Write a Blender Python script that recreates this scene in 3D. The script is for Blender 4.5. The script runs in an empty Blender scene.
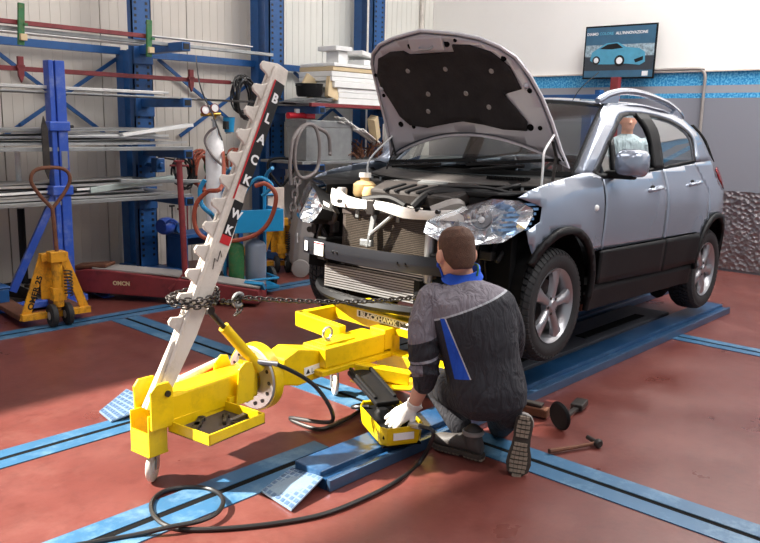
import bpy, bmesh, math, random
from mathutils import Vector, Matrix, Euler
random.seed(7)
C = bpy.context.scene.collection
S = bpy.context.scene
PI = math.pi
# ---------------------------------------------------------------- camera
FPX, PITCH, ROLL, YAW, CAMH = 780.875, 0.18529, 0.021235, 0.744195, 1.564
_cp, _sp, _cy, _sy = math.cos(PITCH), math.sin(PITCH), math.cos(YAW), math.sin(YAW)
CF = Vector((_cp*_cy, _cp*_sy, -_sp))
_R0 = Vector((_sy, -_cy, 0)); _U0 = _R0.cross(CF)
CR = math.cos(ROLL)*_R0 + math.sin(ROLL)*_U0
CU = -math.sin(ROLL)*_R0 + math.cos(ROLL)*_U0
cam = bpy.data.cameras.new('camera'); camo = bpy.data.objects.new('camera', cam); C.objects.link(camo)
cam.sensor_width = 36; cam.lens = 36*FPX/760; cam.clip_start = .05; cam.clip_end = 100
M_ = Matrix((CR, CU, -CF)).transposed().to_4x4(); M_.translation = (0, 0, CAMH)
camo.matrix_world = M_; S.camera = camo
# ---------------------------------------------------------------- light and exposure
S.view_settings.view_transform = 'Standard'; S.view_settings.look = 'None'
S.view_settings.exposure = 0.1; S.view_settings.gamma = 1.0; S.view_settings.use_curve_mapping = False
w = bpy.data.worlds.new('sky'); S.world = w; w.use_nodes = True
w.node_tree.nodes['Background'].inputs[0].default_value = (.86, .93, 1, 1)
w.node_tree.nodes['Background'].inputs[1].default_value = 0.45
SUN_EL = math.radians(42)
sund = Vector((_R0.x*math.cos(SUN_EL), _R0.y*math.cos(SUN_EL), -math.sin(SUN_EL)))
sl = bpy.data.lights.new('sun', 'SUN'); sl.energy = 18.0; sl.angle = math.radians(1.2); sl.color = (1, .94, .84)
so = bpy.data.objects.new('sun', sl); C.objects.link(so); so.rotation_euler = sund.to_track_quat('-Z', 'Y').to_euler(); so.location = (-4, 9, 9)
def area(name, loc, sx, sy, e, col=(1, .98, .96), rot=(0, 0, 0)):
    l = bpy.data.lights.new(name, 'AREA'); l.shape = 'RECTANGLE'; l.size = sx; l.size_y = sy; l.energy = e; l.color = col
    o = bpy.data.objects.new(name, l); C.objects.link(o); o.location = loc; o.rotation_euler = rot
FILL_LAMPS = [((2.4, 5.2, 6.0), 100), ((7.85, 2.0, 6.0), 400), ((3.9, -1.2, 6.0), 170), ((6.6, -3.2, 6.0), 180), ((.2, 1.0, 6.0), 60)]  # overhead fill lights added to brighten the hall and its walls
for lp, le in FILL_LAMPS: area('fill_light', lp, 2.6, 2.6, le)
# ---------------------------------------------------------------- helpers
def V(*a): return Vector(a)
def at(px, py, k, val):
    """point where the sight line of a picture position meets the world plane x/y/z = val (or depth 'a' along the view)"""
    d = CF + CR*(px-380)/FPX - CU*(py-271.5)/FPX; o = V(0, 0, CAMH)
    if k == 'a': t = val/(d.x*_cy + d.y*_sy)
    else:
        i = 'xyz'.index(k); t = (val-o[i])/d[i]
    return o + d*t
def tag(o, label=None, cat=None, group=None, kind=None):
    if label: o['label'] = label
    if cat: o['category'] = cat
    if group: o['group'] = group
    if kind: o['kind'] = kind
    return o
def thing(name, label, cat, loc=(0, 0, 0), rz=0, group=None, parent=None):
    o = bpy.data.objects.new(name, None); C.objects.link(o); o.location = loc; o.rotation_euler = (0, 0, rz); o.empty_display_size = .05
    return tag(o, label, cat, group)
def copy_tree(o, parent=None):
    c = o.copy(); C.objects.link(c)
    if parent: c.parent = parent
    for ch in list(o.children): copy_tree(ch, c)
    return c
class MB:
    def __init__(s): s.v = []; s.f = []; s.mi = []; s.cur = 0
    def add(s, vs, fs):
        b = len(s.v); s.v += [tuple(x) for x in vs]
        for f in fs: s.f.append(tuple(b+i for i in f)); s.mi.append(s.cur)
        return s
    def mat(s, i): s.cur = i; return s
    def box(s, a, b, M=None):
        x0, y0, z0 = a; x1, y1, z1 = b
        vs = [V(x, y, z) for z in (z0, z1) for x, y in ((x0, y0), (x1, y0), (x1, y1), (x0, y1))]
        if M is not None: vs = [M @ q for q in vs]
        return s.add(vs, [(3, 2, 1, 0), (4, 5, 6, 7), (0, 1, 5, 4), (1, 2, 6, 5), (2, 3, 7, 6), (3, 0, 4, 7)])
    def cb(s, c, d, M=None): return s.box([c[i]-d[i]/2 for i in range(3)], [c[i]+d[i]/2 for i in range(3)], M)
    def bar(s, p, q, w, h, up=(0, 0, 1)):
        p, q = Vector(p), Vector(q); d = (q-p); L = d.length; d.normalize(); u = Vector(up)
        if abs(d.dot(u)) > .98: u = V(1, 0, 0)
        sd = d.cross(u).normalized(); u = sd.cross(d)
        M = Matrix((d, sd, u)).transposed().to_4x4(); M.translation = p
        return s.box((0, -w/2, -h/2), (L, w/2, h/2), M)
    def tube(s, pts, r, n=8, cap=True, closed=False):
        pts = [Vector(p) for p in pts]; m = len(pts); rs = r if isinstance(r, (list, tuple)) else [r]*m
        vs = []; u = None
        for i, p in enumerate(pts):
            if closed: d = pts[(i+1) % m]-pts[i-1]
            else: d = pts[min(i+1, m-1)]-pts[max(i-1, 0)]
            if d.length < 1e-9: d = V(0, 0, 1)
            d.normalize()
            if u is None: u = d.orthogonal().normalized()
            else:
                u = u - d*u.dot(d)
                u = u.normalized() if u.length > 1e-6 else d.orthogonal().normalized()
            b = d.cross(u)
            for k in range(n):
                a = 2*PI*k/n; vs.append(p+(u*math.cos(a)+b*math.sin(a))*rs[i])
        fs = []
        for i in range(m if closed else m-1):
            j = (i+1) % m
            for k in range(n): fs.append((i*n+k, i*n+(k+1) % n, j*n+(k+1) % n, j*n+k))
        if cap and not closed: fs.append(tuple(range(n))[::-1]); fs.append(tuple((m-1)*n+k for k in range(n)))
        return s.add(vs, fs)
    def cyl(s, p, q, r, r2=None, n=16): return s.tube([p, q], [r, r if r2 is None else r2], n)
    def lathe(s, prof, o=(0, 0, 0), ax=(0, 0, 1), n=24, closed=False):
        """prof: (radius, height along axis)"""
        ax = Vector(ax).normalized(); u = ax.orthogonal().normalized(); b = ax.cross(u); o = Vector(o); m = len(prof); vs = []
        for r, h in prof:
            for k in range(n):
                a = 2*PI*k/n; vs.append(o+ax*h+(u*math.cos(a)+b*math.sin(a))*max(r, 1e-4))
        fs = []
        for i in range(m if closed else m-1):
            j = (i+1) % m
            for k in range(n): fs.append((i*n+k, i*n+(k+1) % n, j*n+(k+1) % n, j*n+k))
        if not closed: fs.append(tuple(range(n))[::-1]); fs.append(tuple((m-1)*n+k for k in range(n)))
        return s.add(vs, fs)
    def prism(s, poly, h, M=None, base=0):
        n = len(poly); vs = [V(x, y, base) for x, y in poly]+[V(x, y, base+h) for x, y in poly]
        if M is not None: vs = [M @ q for q in vs]
        return s.add(vs, [tuple(range(n))[::-1], tuple(range(n, 2*n))]+[(i, (i+1) % n, n+(i+1) % n, n+i) for i in range(n)])
    def grid(s, rows):
        n = len(rows[0]); vs = [p for r in rows for p in r]
        return s.add(vs, [(i*n+k, i*n+k+1, (i+1)*n+k+1, (i+1)*n+k) for i in range(len(rows)-1) for k in range(n-1)])
    def ball(s, c, r, n=12, sc=(1, 1, 1)):
        c = Vector(c); m = max(4, n//2); prof = []; rows = []
        for i in range(m+1):
            t = PI*i/m; rows.append([c+V(sc[0]*r*math.sin(t)*math.cos(2*PI*k/n), sc[1]*r*math.sin(t)*math.sin(2*PI*k/n), sc[2]*r*math.cos(t)) for k in range(n+1)])
        return s.grid(rows)
    def mesh(s, name, mats):
        me = bpy.data.meshes.new(name); me.from_pydata(s.v, [], s.f)
        for m in (mats if isinstance(mats, (list, tuple)) else [mats]): me.materials.append(m)
        me.polygons.foreach_set('material_index', s.mi); me.update()
        return me
    def build(s, name, mats, parent=None, smooth=False, bevel=0, sub=0, solid=0, weld=False, fix=True):
        me = s.mesh(name, mats)
        bm = bmesh.new(); bm.from_mesh(me)
        if weld: bmesh.ops.remove_doubles(bm, verts=bm.verts, dist=1e-4)
        if fix: bmesh.ops.recalc_face_normals(bm, faces=bm.faces)
        if smooth:
            for f in bm.faces: f.smooth = True
            for e in bm.edges:
                if len(e.link_faces) == 2 and e.calc_face_angle(0) > .75: e.smooth = False
        bm.to_mesh(me); bm.free()
        o = bpy.data.objects.new(name, me); C.objects.link(o)
        if parent: o.parent = parent
        if solid: m = o.modifiers.new('s', 'SOLIDIFY'); m.thickness = solid; m.offset = -1
        if bevel: m = o.modifiers.new('b', 'BEVEL'); m.width = bevel; m.segments = 2; m.limit_method = 'ANGLE'; m.angle_limit = .7
        if sub: m = o.modifiers.new('u', 'SUBSURF'); m.levels = m.render_levels = sub
        return o
def inst(name, me, parent, M):
    o = bpy.data.objects.new(name, me); C.objects.link(o)
    if parent: o.parent = parent
    o.matrix_local = M; return o
def basis(x, y, z, o): 
    M = Matrix((Vector(x), Vector(y), Vector(z))).transposed().to_4x4(); M.translation = Vector(o); return M
def bez(pts, n=8, closed=False):
    """Catmull-Rom curve through the points"""
    P = [Vector(p) for p in pts]; m = len(P); out = []
    for i in range(m if closed else m-1):
        g = (lambda k: P[k % m]) if closed else (lambda k: P[max(0, min(m-1, k))])
        a, b, c, d = g(i-1), g(i), g(i+1), g(i+2)
        for k in range(n):
            t = k/n; out.append(.5*((2*b)+(c-a)*t+(2*a-5*b+4*c-d)*t*t+(3*b-a-3*c+d)*t**3))
    if not closed: out.append(P[-1])
    return out
def text(name, s, size, mat, parent, M, ext=.0008, align='LEFT', sx=1, font_bold=0):
    cu = bpy.data.curves.new(name, 'FONT'); cu.body = s; cu.size = size; cu.extrude = ext; cu.align_x = align; cu.offset = font_bold; cu.resolution_u = 3
    t = bpy.data.objects.new(name, cu); C.objects.link(t); bpy.context.view_layer.update()
    me = bpy.data.meshes.new_from_object(t.evaluated_get(bpy.context.evaluated_depsgraph_get())); me.name = name
    bpy.data.objects.remove(t); me.materials.clear(); me.materials.append(mat)
    for v in me.vertices: v.co.x *= sx
    return inst(name, me, parent, M)
# ---------------------------------------------------------------- materials
def srgb(c): return tuple((x/255/12.92 if x/255 <= .04045 else ((x/255+.055)/1.055)**2.4) for x in c)
def mat(name, col, rough=.5, metal=0, var=.12, scale=8, bump=0, bscale=60, dirt=None, dirta=.5, coat=0, spec=None, trans=0, alpha=1, emit=0, wear=None):
    m = bpy.data.materials.new(name); m.use_nodes = True; nt = m.node_tree; N = nt.nodes; L = nt.links; b = N['Principled BSDF']
    c = srgb(col)
    b.inputs['Roughness'].default_value = rough; b.inputs['Metallic'].default_value = metal
    if coat: b.inputs['Coat Weight'].default_value = coat; b.inputs['Coat Roughness'].default_value = .06
    if spec is not None: b.inputs['Specular IOR Level'].default_value = spec
    if trans: b.inputs['Transmission Weight'].default_value = trans
    if alpha < 1: b.inputs['Alpha'].default_value = alpha
    tc = N.new('ShaderNodeTexCoord')
    nz = N.new('ShaderNodeTexNoise'); nz.inputs['Scale'].default_value = scale; nz.inputs['Detail'].default_value = 5; nz.inputs['Roughness'].default_value = .65
    L.new(tc.outputs['Object'], nz.inputs['Vector'])
    r = N.new('ShaderNodeValToRGB'); L.new(nz.outputs[0], r.inputs[0])
    r.color_ramp.elements[0].position = .3; r.color_ramp.elements[1].position = .7
    r.color_ramp.elements[0].color = (*[x*(1-var) for x in c], 1); r.color_ramp.elements[1].color = (*[min(1, x*(1+var)) for x in c], 1)
    out = r.outputs[0]
    if dirt:
        n2 = N.new('ShaderNodeTexNoise'); n2.inputs['Scale'].default_value = scale*1.7; n2.inputs['Detail'].default_value = 8; n2.inputs['Roughness'].default_value = .75
        L.new(tc.outputs['Object'], n2.inputs['Vector'])
        r2 = N.new('ShaderNodeValToRGB'); r2.color_ramp.elements[0].position = .5; r2.color_ramp.elements[1].position = .68
        r2.color_ramp.elements[1].color = (dirta,)*3+(1,); L.new(n2.outputs[0], r2.inputs[0])
        mx = N.new('ShaderNodeMix'); mx.data_type = 'RGBA'; L.new(r2.outputs[0], mx.inputs[0]); L.new(out, mx.inputs[6]); mx.inputs[7].default_value = (*srgb(dirt), 1); out = mx.outputs[2]
    L.new(out, b.inputs['Base Color'])
    if emit: L.new(out, b.inputs['Emission Color']); b.inputs['Emission Strength'].default_value = emit
    if bump:
        n3 = N.new('ShaderNodeTexNoise'); n3.inputs['Scale'].default_value = bscale; n3.inputs['Detail'].default_value = 4; L.new(tc.outputs['Object'], n3.inputs['Vector'])
        bp = N.new('ShaderNodeBump'); bp.inputs['Strength'].default_value = bump; bp.inputs['Distance'].default_value = .01; L.new(n3.outputs[0], bp.inputs['Height']); L.new(bp.outputs[0], b.inputs['Normal'])
    return m
M = {}
M['yellow'] = mat('yellow_paint', (230, 194, 6), .38, 0, .06, 6, .08, 30, (150, 120, 20), .35)
M['oldyellow'] = mat('worn_yellow_paint', (214, 150, 26), .5, 0, .12, 8, .1, 40, (70, 50, 30), .7)
M['white_metal'] = mat('cream_painted_steel', (216, 208, 198), .42, 0, .05, 5, .05, 40, (120, 105, 90), .35)
M['white'] = mat('white_paint', (232, 230, 226), .45, 0, .03, 4)
M['foam'] = mat('white_foam', (228, 228, 226), .8, 0, .05, 9, .15, 90)
M['card'] = mat('beige_cardboard', (208, 186, 148), .8, 0, .06, 6)
M['wood'] = mat('pale_wood', (186, 158, 122), .7, 0, .15, 5, .1, 50)
M['rblue'] = mat('rack_blue_paint', (26, 80, 138), .42, 0, .10, 5, .05, 40, (14, 40, 80), .4)
M['pblue'] = mat('post_blue_paint', (44, 80, 172), .35, 0, .08, 5, .05, 40, (150, 160, 190), .35)
M['cyan'] = mat('cyan_paint', (22, 128, 178), .45, 0, .08, 5)
M['red'] = mat('maroon_paint', (126, 44, 48), .5, 0, .12, 6, .05, 40, (60, 28, 28), .5)
M['bred'] = mat('bright_red_plastic', (196, 32, 48), .4)
M['green'] = mat('green_paint', (42, 108, 62), .5, 0, .2, 12, 0, 40, (120, 110, 60), .5)
M['steel'] = mat('brushed_steel', (176, 176, 178), .32, .9, .10, 10)
M['alu'] = mat('aluminium', (200, 198, 196), .38, .75, .08, 8, .05, 80)
M['galv'] = mat('galvanised_sheet', (150, 152, 152), .45, .6, .15, 9)
M['darkst'] = mat('dark_oily_steel', (62, 58, 56), .45, .6, .3, 20, .1, 60)
M['rust'] = mat('rusty_iron', (104, 66, 48), .75, .3, .3, 25, .2, 80)
M['black'] = mat('black_plastic', (15, 15, 17), .58, 0, .15, 12, spec=.25)
M['vblack'] = mat('matt_black', (9, 9, 10), .9, 0, .2, 10, spec=.15)
M['rubber'] = mat('tyre_rubber', (31, 31, 33), .72, 0, .15, 10, .1, 60)
M['hose'] = mat('black_hose_rubber', (30, 29, 30), .4, 0, .1, 10)
M['gcable'] = mat('grey_cable', (120, 112, 110), .5, 0, .1, 10)
M['silver'] = mat('silver_car_paint', (150, 160, 176), .24, .5, .015, 3, coat=1.0)
M['hoodin'] = mat('silver_inner_paint', (198, 196, 202), .35, .25, .03, 3, coat=.3)
M['felt'] = mat('black_felt', (44, 40, 40), .95, 0, .35, 6, .4, 60)
M['chrome'] = mat('chrome', (225, 225, 228), .12, 1, .02, 4)
M['rim'] = mat('silver_alloy', (168, 168, 172), .3, .8, .05, 8)
M['skin'] = mat('skin', (216, 162, 138), .5, 0, .07, 14, .05, 120)
M['glove'] = mat('white_glove_fabric', (222, 218, 214), .85, 0, .08, 30, .3, 150)
M['hair'] = mat('short_brown_hair', (84, 56, 42), .8, 0, .25, 60, .6, 260)
M['grey'] = mat('grey_plastic', (150, 144, 140), .5, 0, .08, 8)
M['mblock'] = mat('brown_grey_plate', (70, 60, 56), .6, 0, .2, 8)
M['bwhite'] = mat('label_white', (236, 236, 236), .5)
M['orange'] = mat('orange_paint', (214, 84, 30), .45)
M['label_red'] = mat('label_red', (190, 30, 40), .5)
M['ink'] = mat('printed_black', (16, 16, 18), .45)
M['seat'] = mat('dark_seat_cloth', (46, 47, 52), .9, 0, .1, 20)
M['copper'] = mat('red_brown_hose', (150, 70, 48), .5)
M['coverall_blue'] = mat('royal_blue_cloth', (28, 84, 200), .8, 0, .1, 10, .2, 100)
def glass(name, tint, a=.25, rough=.03):
    m = bpy.data.materials.new(name); m.use_nodes = True; N = m.node_tree.nodes; L = m.node_tree.links; N.clear()
    o = N.new('ShaderNodeOutputMaterial'); t = N.new('ShaderNodeBsdfTransparent'); t.inputs[0].default_value = (*tint, 1)
    g = N.new('ShaderNodeBsdfGlossy'); g.inputs['Roughness'].default_value = rough; fr = N.new('ShaderNodeFresnel'); fr.inputs[0].default_value = 1.5
    mp = N.new('ShaderNodeMath'); mp.operation = 'ADD'; mp.inputs[1].default_value = a; 
    ge = N.new('ShaderNodeNewGeometry'); iv = N.new('ShaderNodeMath'); iv.operation = 'SUBTRACT'; iv.inputs[0].default_value = 1; L.new(ge.outputs['Backfacing'], iv.inputs[1])
    mu = N.new('ShaderNodeMath'); mu.operation = 'MULTIPLY'; L.new(fr.outputs[0], mu.inputs[0]); L.new(iv.outputs[0], mu.inputs[1]); L.new(mu.outputs[0], mp.inputs[0])
    mx = N.new('ShaderNodeMixShader'); L.new(mp.outputs[0], mx.inputs[0]); L.new(t.outputs[0], mx.inputs[1]); L.new(g.outputs[0], mx.inputs[2]); L.new(mx.outputs[0], o.inputs[0])
    return m
M['glass'] = glass('car_glass', (.62, .68, .68), .12)
M['wsglass'] = glass('windshield_glass', (.62, .68, .66), .09)
M['lens'] = glass('clear_lens', (.95, .96, .97), .04, .04)
M['amber'] = glass('bottle_plastic', (.9, .75, .5), .12, .2)
# ================================================================ the room
YW, XW, ZC = 7.55, 9.2, 7.2
def floor_mat():
    m = mat('red_resin_floor', (101, 52, 46), .3, 0, .13, 1.1, .06, 30, (124, 80, 72), .4); N = m.node_tree.nodes; L = m.node_tree.links; b = N['Principled BSDF']
    tc = N.new('ShaderNodeTexCoord'); n = N.new('ShaderNodeTexNoise'); n.inputs['Scale'].default_value = 2.2; n.inputs['Detail'].default_value = 7; L.new(tc.outputs['Object'], n.inputs[0])
    r = N.new('ShaderNodeMapRange'); r.inputs[1].default_value = .3; r.inputs[2].default_value = .7; r.inputs[3].default_value = .26; r.inputs[4].default_value = .5
    L.new(n.outputs[0], r.inputs[0]); L.new(r.outputs[0], b.inputs['Roughness'])
    # fine dark scuffs
    n2 = N.new('ShaderNodeTexNoise'); n2.inputs['Scale'].default_value = 9; n2.inputs['Detail'].default_value = 10; n2.inputs['Roughness'].default_value = .8; L.new(tc.outputs['Object'], n2.inputs[0])
    r2 = N.new('ShaderNodeValToRGB'); r2.color_ramp.elements[0].position = .32; r2.color_ramp.elements[0].color = (.55, .5, .5, 1); r2.color_ramp.elements[1].position = .52; r2.color_ramp.elements[1].color = (1, 1, 1, 1); L.new(n2.outputs[0], r2.inputs[0])
    mx = N.new('ShaderNodeMix'); mx.data_type = 'RGBA'; mx.blend_type = 'MULTIPLY'; mx.inputs[0].default_value = .55
    old = b.inputs['Base Color'].links[0].from_socket; L.new(old, mx.inputs[6]); L.new(r2.outputs[0], mx.inputs[7]); L.new(mx.outputs[2], b.inputs['Base Color'])
    return m
M['floor'] = floor_mat()
def struct(o): o['kind'] = 'structure'; return o
struct(MB().box((-7, -5, -.12), (XW+.2, YW+.2, 0)).build('floor', M['floor']))
M['lwall'] = mat('cream_sandwich_panel', (206, 198, 188), .6, 0, .03, 1.5)
M['lwall2'] = mat('pale_sandwich_panel', (222, 220, 212), .55, 0, .03, 1.5)
wl = struct(MB().box((-7, YW, 0), (XW+.2, YW+.15, 4.1)).build('wall_left', M['vblack']))
x = -7.0
while x < XW:      # sandwich panels with narrow ribs, seams recessed
    b = MB(); w_ = min(1.0, XW-x)
    b.box((x+.006, YW-.03, 0), (x+w_-.006, YW, 4.1))
    k = x+.1
    while k < x+w_-.05: b.box((k, YW-.034, 0), (k+.02, YW-.03, 4.1)); k += .1
    b.build('wall_panel', M['lwall2'] if x > 5.5 else M['lwall'], wl); x += 1.0
struct(MB().box((-.1, YW, 4.1), (XW+.2, YW+.15, ZC)).box((-7, YW, 6.95), (-.1, YW+.15, ZC)).box((-7, YW, 4.1), (-5, YW+.15, 6.95)).build('wall_left', M['lwall']))  # upper wall added out of view, its opening shaped to cut the sun patch
struct(MB().box((-7, -5, ZC), (XW+.2, YW+.2, ZC+.15)).build('ceiling', M['white']))
def rwall_mat():
    m = mat('painted_wall', (253, 250, 246), .55, 0, .015, 2, .05, 12); N = m.node_tree.nodes; L = m.node_tree.links; b = N['Principled BSDF']
    base = b.inputs['Base Color'].links[0].from_socket
    tc = N.new('ShaderNodeTexCoord'); sp = N.new('ShaderNodeSeparateXYZ'); L.new(tc.outputs['Object'], sp.inputs[0])
    nz = N.new('ShaderNodeTexNoise'); nz.inputs['Scale'].default_value = 45; nz.inputs['Detail'].default_value = 3; L.new(tc.outputs['Object'], nz.inputs[0])
    r0 = N.new('ShaderNodeValToRGB'); r0.color_ramp.elements[0].position = .42; r0.color_ramp.elements[0].color = (*srgb((20, 138, 205)), 1); r0.color_ramp.elements[1].position = .66; r0.color_ramp.elements[1].color = (*srgb((120, 205, 240)), 1); L.new(nz.outputs[0], r0.inputs[0])
    def step(z):
        c = N.new('ShaderNodeMath'); c.operation = 'LESS_THAN'; c.inputs[1].default_value = z; L.new(sp.outputs[2], c.inputs[0]); return c.outputs[0]
    def over(fac, a, col):
        x = N.new('ShaderNodeMix'); x.data_type = 'RGBA'; L.new(fac, x.inputs[0]); L.new(a, x.inputs[6])
        if isinstance(col, tuple): x.inputs[7].default_value = (*srgb(col), 1)
        else: L.new(col, x.inputs[7])
        return x.outputs[2]
    c = over(step(2.235), base, r0.outputs[0]); c = over(step(2.085), c, (158, 160, 168)); c = over(step(2.0), c, r0.outputs[0]); c = over(step(1.945), c, (138, 140, 150))
    L.new(c, b.inputs['Base Color']); return m
M['rwall'] = rwall_mat()
struct(MB().box((XW, -5, 0), (XW+.2, YW, ZC)).build('wall_right', M['rwall']))
struct(MB().box((XW-.03, -1, 2.235), (XW, YW-.03, 2.25)).build('trim_1', M['white_metal']))
# quilted metal sheet low on the right wall
m = mat('embossed_aluminium', (150, 146, 150), .3, .85, .15, 3, .0); N = m.node_tree.nodes; L = m.node_tree.links
tc = N.new('ShaderNodeTexCoord'); vo = N.new('ShaderNodeTexVoronoi'); vo.inputs['Scale'].default_value = 22; L.new(tc.outputs['Object'], vo.inputs[0])
bp = N.new('ShaderNodeBump'); bp.inputs['Strength'].default_value = .9; bp.inputs['Distance'].default_value = .02; L.new(vo.outputs[0], bp.inputs['Height']); L.new(bp.outputs[0], N['Principled BSDF'].inputs['Normal'])
M['emboss'] = m
pr = thing('wall_cladding', 'embossed aluminium sheets fixed low on the grey wall behind the car', 'wall cladding', (XW-.02, 2, 0))
for k in range(7): MB().box((-.004, -3+k*1.2, .03), (.0, -3+k*1.2+1.192, .915)).build('metal_sheet', M['emboss'], pr)
# floor rails: two blue steel strips with a black slot between
def paint_mat(c1, sh):
    return mat('worn_blue_floor_paint', c1, sh, .0, .12, 3, .04, 40, (126, 158, 178), .5)
M['fblue'] = paint_mat((50, 94, 128), .4)
def rail(n, p, q, w, gap=.032, off=0):
    p = V(*p, 0); q = V(*q, 0); d = (q-p).normalized(); sd = V(-d.y, d.x, 0)
    t = bpy.data.objects.new('trim_%d' % n, None); C.objects.link(t); struct(t)
    for s in (-1, 1):
        a = MB(); c = sd*(s*(w/4+gap/4)); a.bar(p+c+V(0, 0, .001), q+c+V(0, 0, .001), w/2-gap/2, .008); a.build('rail_strip', M['fblue'], t)
    a = MB(); a.bar(p+V(0, 0, -.001), q+V(0, 0, -.001), gap, .006); a.build('rail_slot', M['vblack'], t)
rail(2, (-3, 5.72), (9.0, 5.72), .20)
rail(3, (-3, 3.58), (8.6, 3.58), .20)
rail(4, (-2, 2.60), (2.5, 2.60), .25, .04)
rail(5, (3.09, -1), (3.09, 2.28), .24, .034); rail(6, (3.09, 2.75), (3.09, 3.46), .24, .034); rail(7, (3.09, 3.70), (3.09, 5.6), .24, .034)
rail(8, (5.88, -1), (5.88, 2.28), .20)
# corner pipe and conduit
cp_ = MB().tube(bez([(XW-.03, 4.6, 2.27), (XW-.03, 3.62, 2.27), (XW-.03, 3.54, 2.25), (XW-.03, 3.5, 2.18), (XW-.03, 3.5, 2.0), (XW-.03, 3.5, .93)], 4), .018).build('conduit_pipe', M['grey'], smooth=True)
tag(cp_, 'thin beige conduit pipe bending down the striped wall right of the poster', 'pipe')
cp_ = MB().tube([(8.9, YW-.06, 0), (8.9, YW-.06, 4)], .03).build('wall_pipe', M['white_metal'], smooth=True)
tag(cp_, 'vertical pale pipe in the back corner above the raised hood', 'pipe')
# housings of the added fill lamps (made up, out of frame, they brighten the hall)
for lp, le in FILL_LAMPS:
    t = thing('fill_lamp', 'added square white fill lamp high above the ' + ['left rack', 'car and the back corner', 'kneeling man', 'striped right wall', 'near left floor'][FILL_LAMPS.index((lp, le))], 'lamp', (lp[0], lp[1], 6.05), 0, 'added fill lamps of the workshop')
    MB().box((-1.35, -1.35, 0), (1.35, 1.35, .06)).box((-.02, -.02, .06), (.02, .02, 1.15)).build('fill_lamp_housing', M['white'], t)
# ---------------------------------------------------------------- poster, post, blue beam
XP = 9.05
pq = [at(585, 27, 'x', XP), at(657, 22.5, 'x', XP), at(655, 77, 'x', XP), at(583, 80.5, 'x', XP)]
pc = sum(pq, V(0, 0, 0))/4
pw = ((pq[0]-pq[1]).length+(pq[2]-pq[3]).length)/2; ph = ((pq[0]-pq[3]).length+(pq[1]-pq[2]).length)/2
exx = (pq[1]-pq[0]).normalized(); ezz = V(0, 0, 1); ezz = (ezz-exx*ezz.dot(exx)).normalized(); eyy = exx.cross(ezz)
MP = basis(exx, ezz, -eyy, pc)
if MP.to_3x3().determinant() < 0: MP = basis(exx, ezz, eyy, pc)
po = thing('poster', 'dark framed poster of a blue coupe hung on the striped wall', 'poster', (0, 0, 0)); po.matrix_world = MP
zf = 1 if (MP.to_3x3() @ V(0, 0, 1)).x < 0 else -1
MB().box((-pw/2, -ph/2, -.015), (pw/2, ph/2, .0)).build('frame', M['black'], po, bevel=.004)
M['pblu'] = mat('poster_sky', (62, 104, 132), .35, 0, .15, 5); M['pgr'] = mat('poster_ground', (60, 66, 74), .35, 0, .1, 6); M['pcar'] = mat('poster_car_blue', (84, 160, 190), .3, 0, .12, 9)
M['ptown'] = mat('poster_town', (150, 170, 180), .4, 0, .6, 26)
a = MB().box((-pw/2+.02, -ph/2+.02, .0), (pw/2-.02, ph/2-.02, .003)).build('picture', M['pblu'], po)
MB().box((-pw/2+.02, -ph*.34, .003), (pw/2-.02, -ph*.08, .0035)).build('picture_ground', M['pgr'], po)
MB().box((-pw/2+.02, -ph*.08, .003), (pw/2-.02, ph*.14, .0035)).build('picture_town', M['ptown'], po)
s_ = pw
carp = [(-.40, -.10), (-.38, 0), (-.30, .05), (-.18, .115), (-.02, .125), (.10, .06), (.28, .04), (.36, -.01), (.37, -.13), (.30, -.17), (.12, -.15), (-.10, -.155), (-.32, -.15)]
MB().prism([(x*s_, y*s_) for x, y in carp], .002, base=.004).build('pictured_car', M['pcar'], po)
MB().prism([(x*s_, y*s_) for x, y in [(-.27, .045), (-.16, .10), (-.03, .11), (.06, .05), (-.1, .035)]], .001, base=.006).build('pictured_windows', M['ink'], po)
for wx, wy, r_ in ((-.31, -.10, .055), (.02, -.11, .07)):
    MB().cyl((wx*s_, wy*s_, .006), (wx*s_, wy*s_, .0075), r_*s_, n=20).build('pictured_wheel', M['ink'], po)
    MB().cyl((wx*s_, wy*s_, .0075), (wx*s_, wy*s_, .009), r_*.62*s_, n=20).build('pictured_wheel_rim', M['bwhite'], po)
MB().prism([(x*s_, y*s_) for x, y in [(.22, -.10), (.34, -.06), (.34, -.11), (.24, -.14)]], .001, base=.006).build('pictured_grille', M['ink'], po)
MB().box((pw*.34, -ph*.45, .003), (pw*.42, -ph*.36, .005)).build('logo_patch', M['bwhite'], po)
text('poster_lettering', 'DIAMO', .046, M['bwhite'], po, Matrix.Translation((-pw*.47, ph*.325, .004)), font_bold=.001)
text('poster_lettering', 'COLORE', .046, M['pcar'], po, Matrix.Translation((-pw*.29, ph*.325, .004)), font_bold=.001)
text('poster_lettering', 'ALL’INNOVAZIONE', .046, M['bwhite'], po, Matrix.Translation((-pw*.06, ph*.325, .004)), font_bold=.001)
a1 = at(616, 79, 'x', 8.9); a2 = at(615, 100, 'x', 8.9)
t = MB().box((8.86, a1.y-.05, 0), (8.94, a1.y+.05, a1.z+.02)).box((8.75, a1.y-.15, 0), (9.05, a1.y+.15, .02)).build('steel_post', M['red'], bevel=.004)
tag(t, 'dark red steel post rising behind the car to the poster', 'post')
b0 = at(525, 97, 'x', 8.4); b1 = at(603, 99, 'x', 8.4)
t = thing('lift_gantry', 'blue steel lift crossbeam on two posts behind the silver car', 'car lift', (8.4, b1.y, 0))
ly = b0.y-b1.y
MB().box((-.08, 0, b1.z-.02), (.08, ly, b1.z+.05)).build('crossbeam', M['rblue'], t, bevel=.005)
for yy in (.1, ly-.2): MB().box((-.06, yy, 0), (.06, yy+.12, b1.z-.02)).build('post', M['rblue'], t, bevel=.005)
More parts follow.
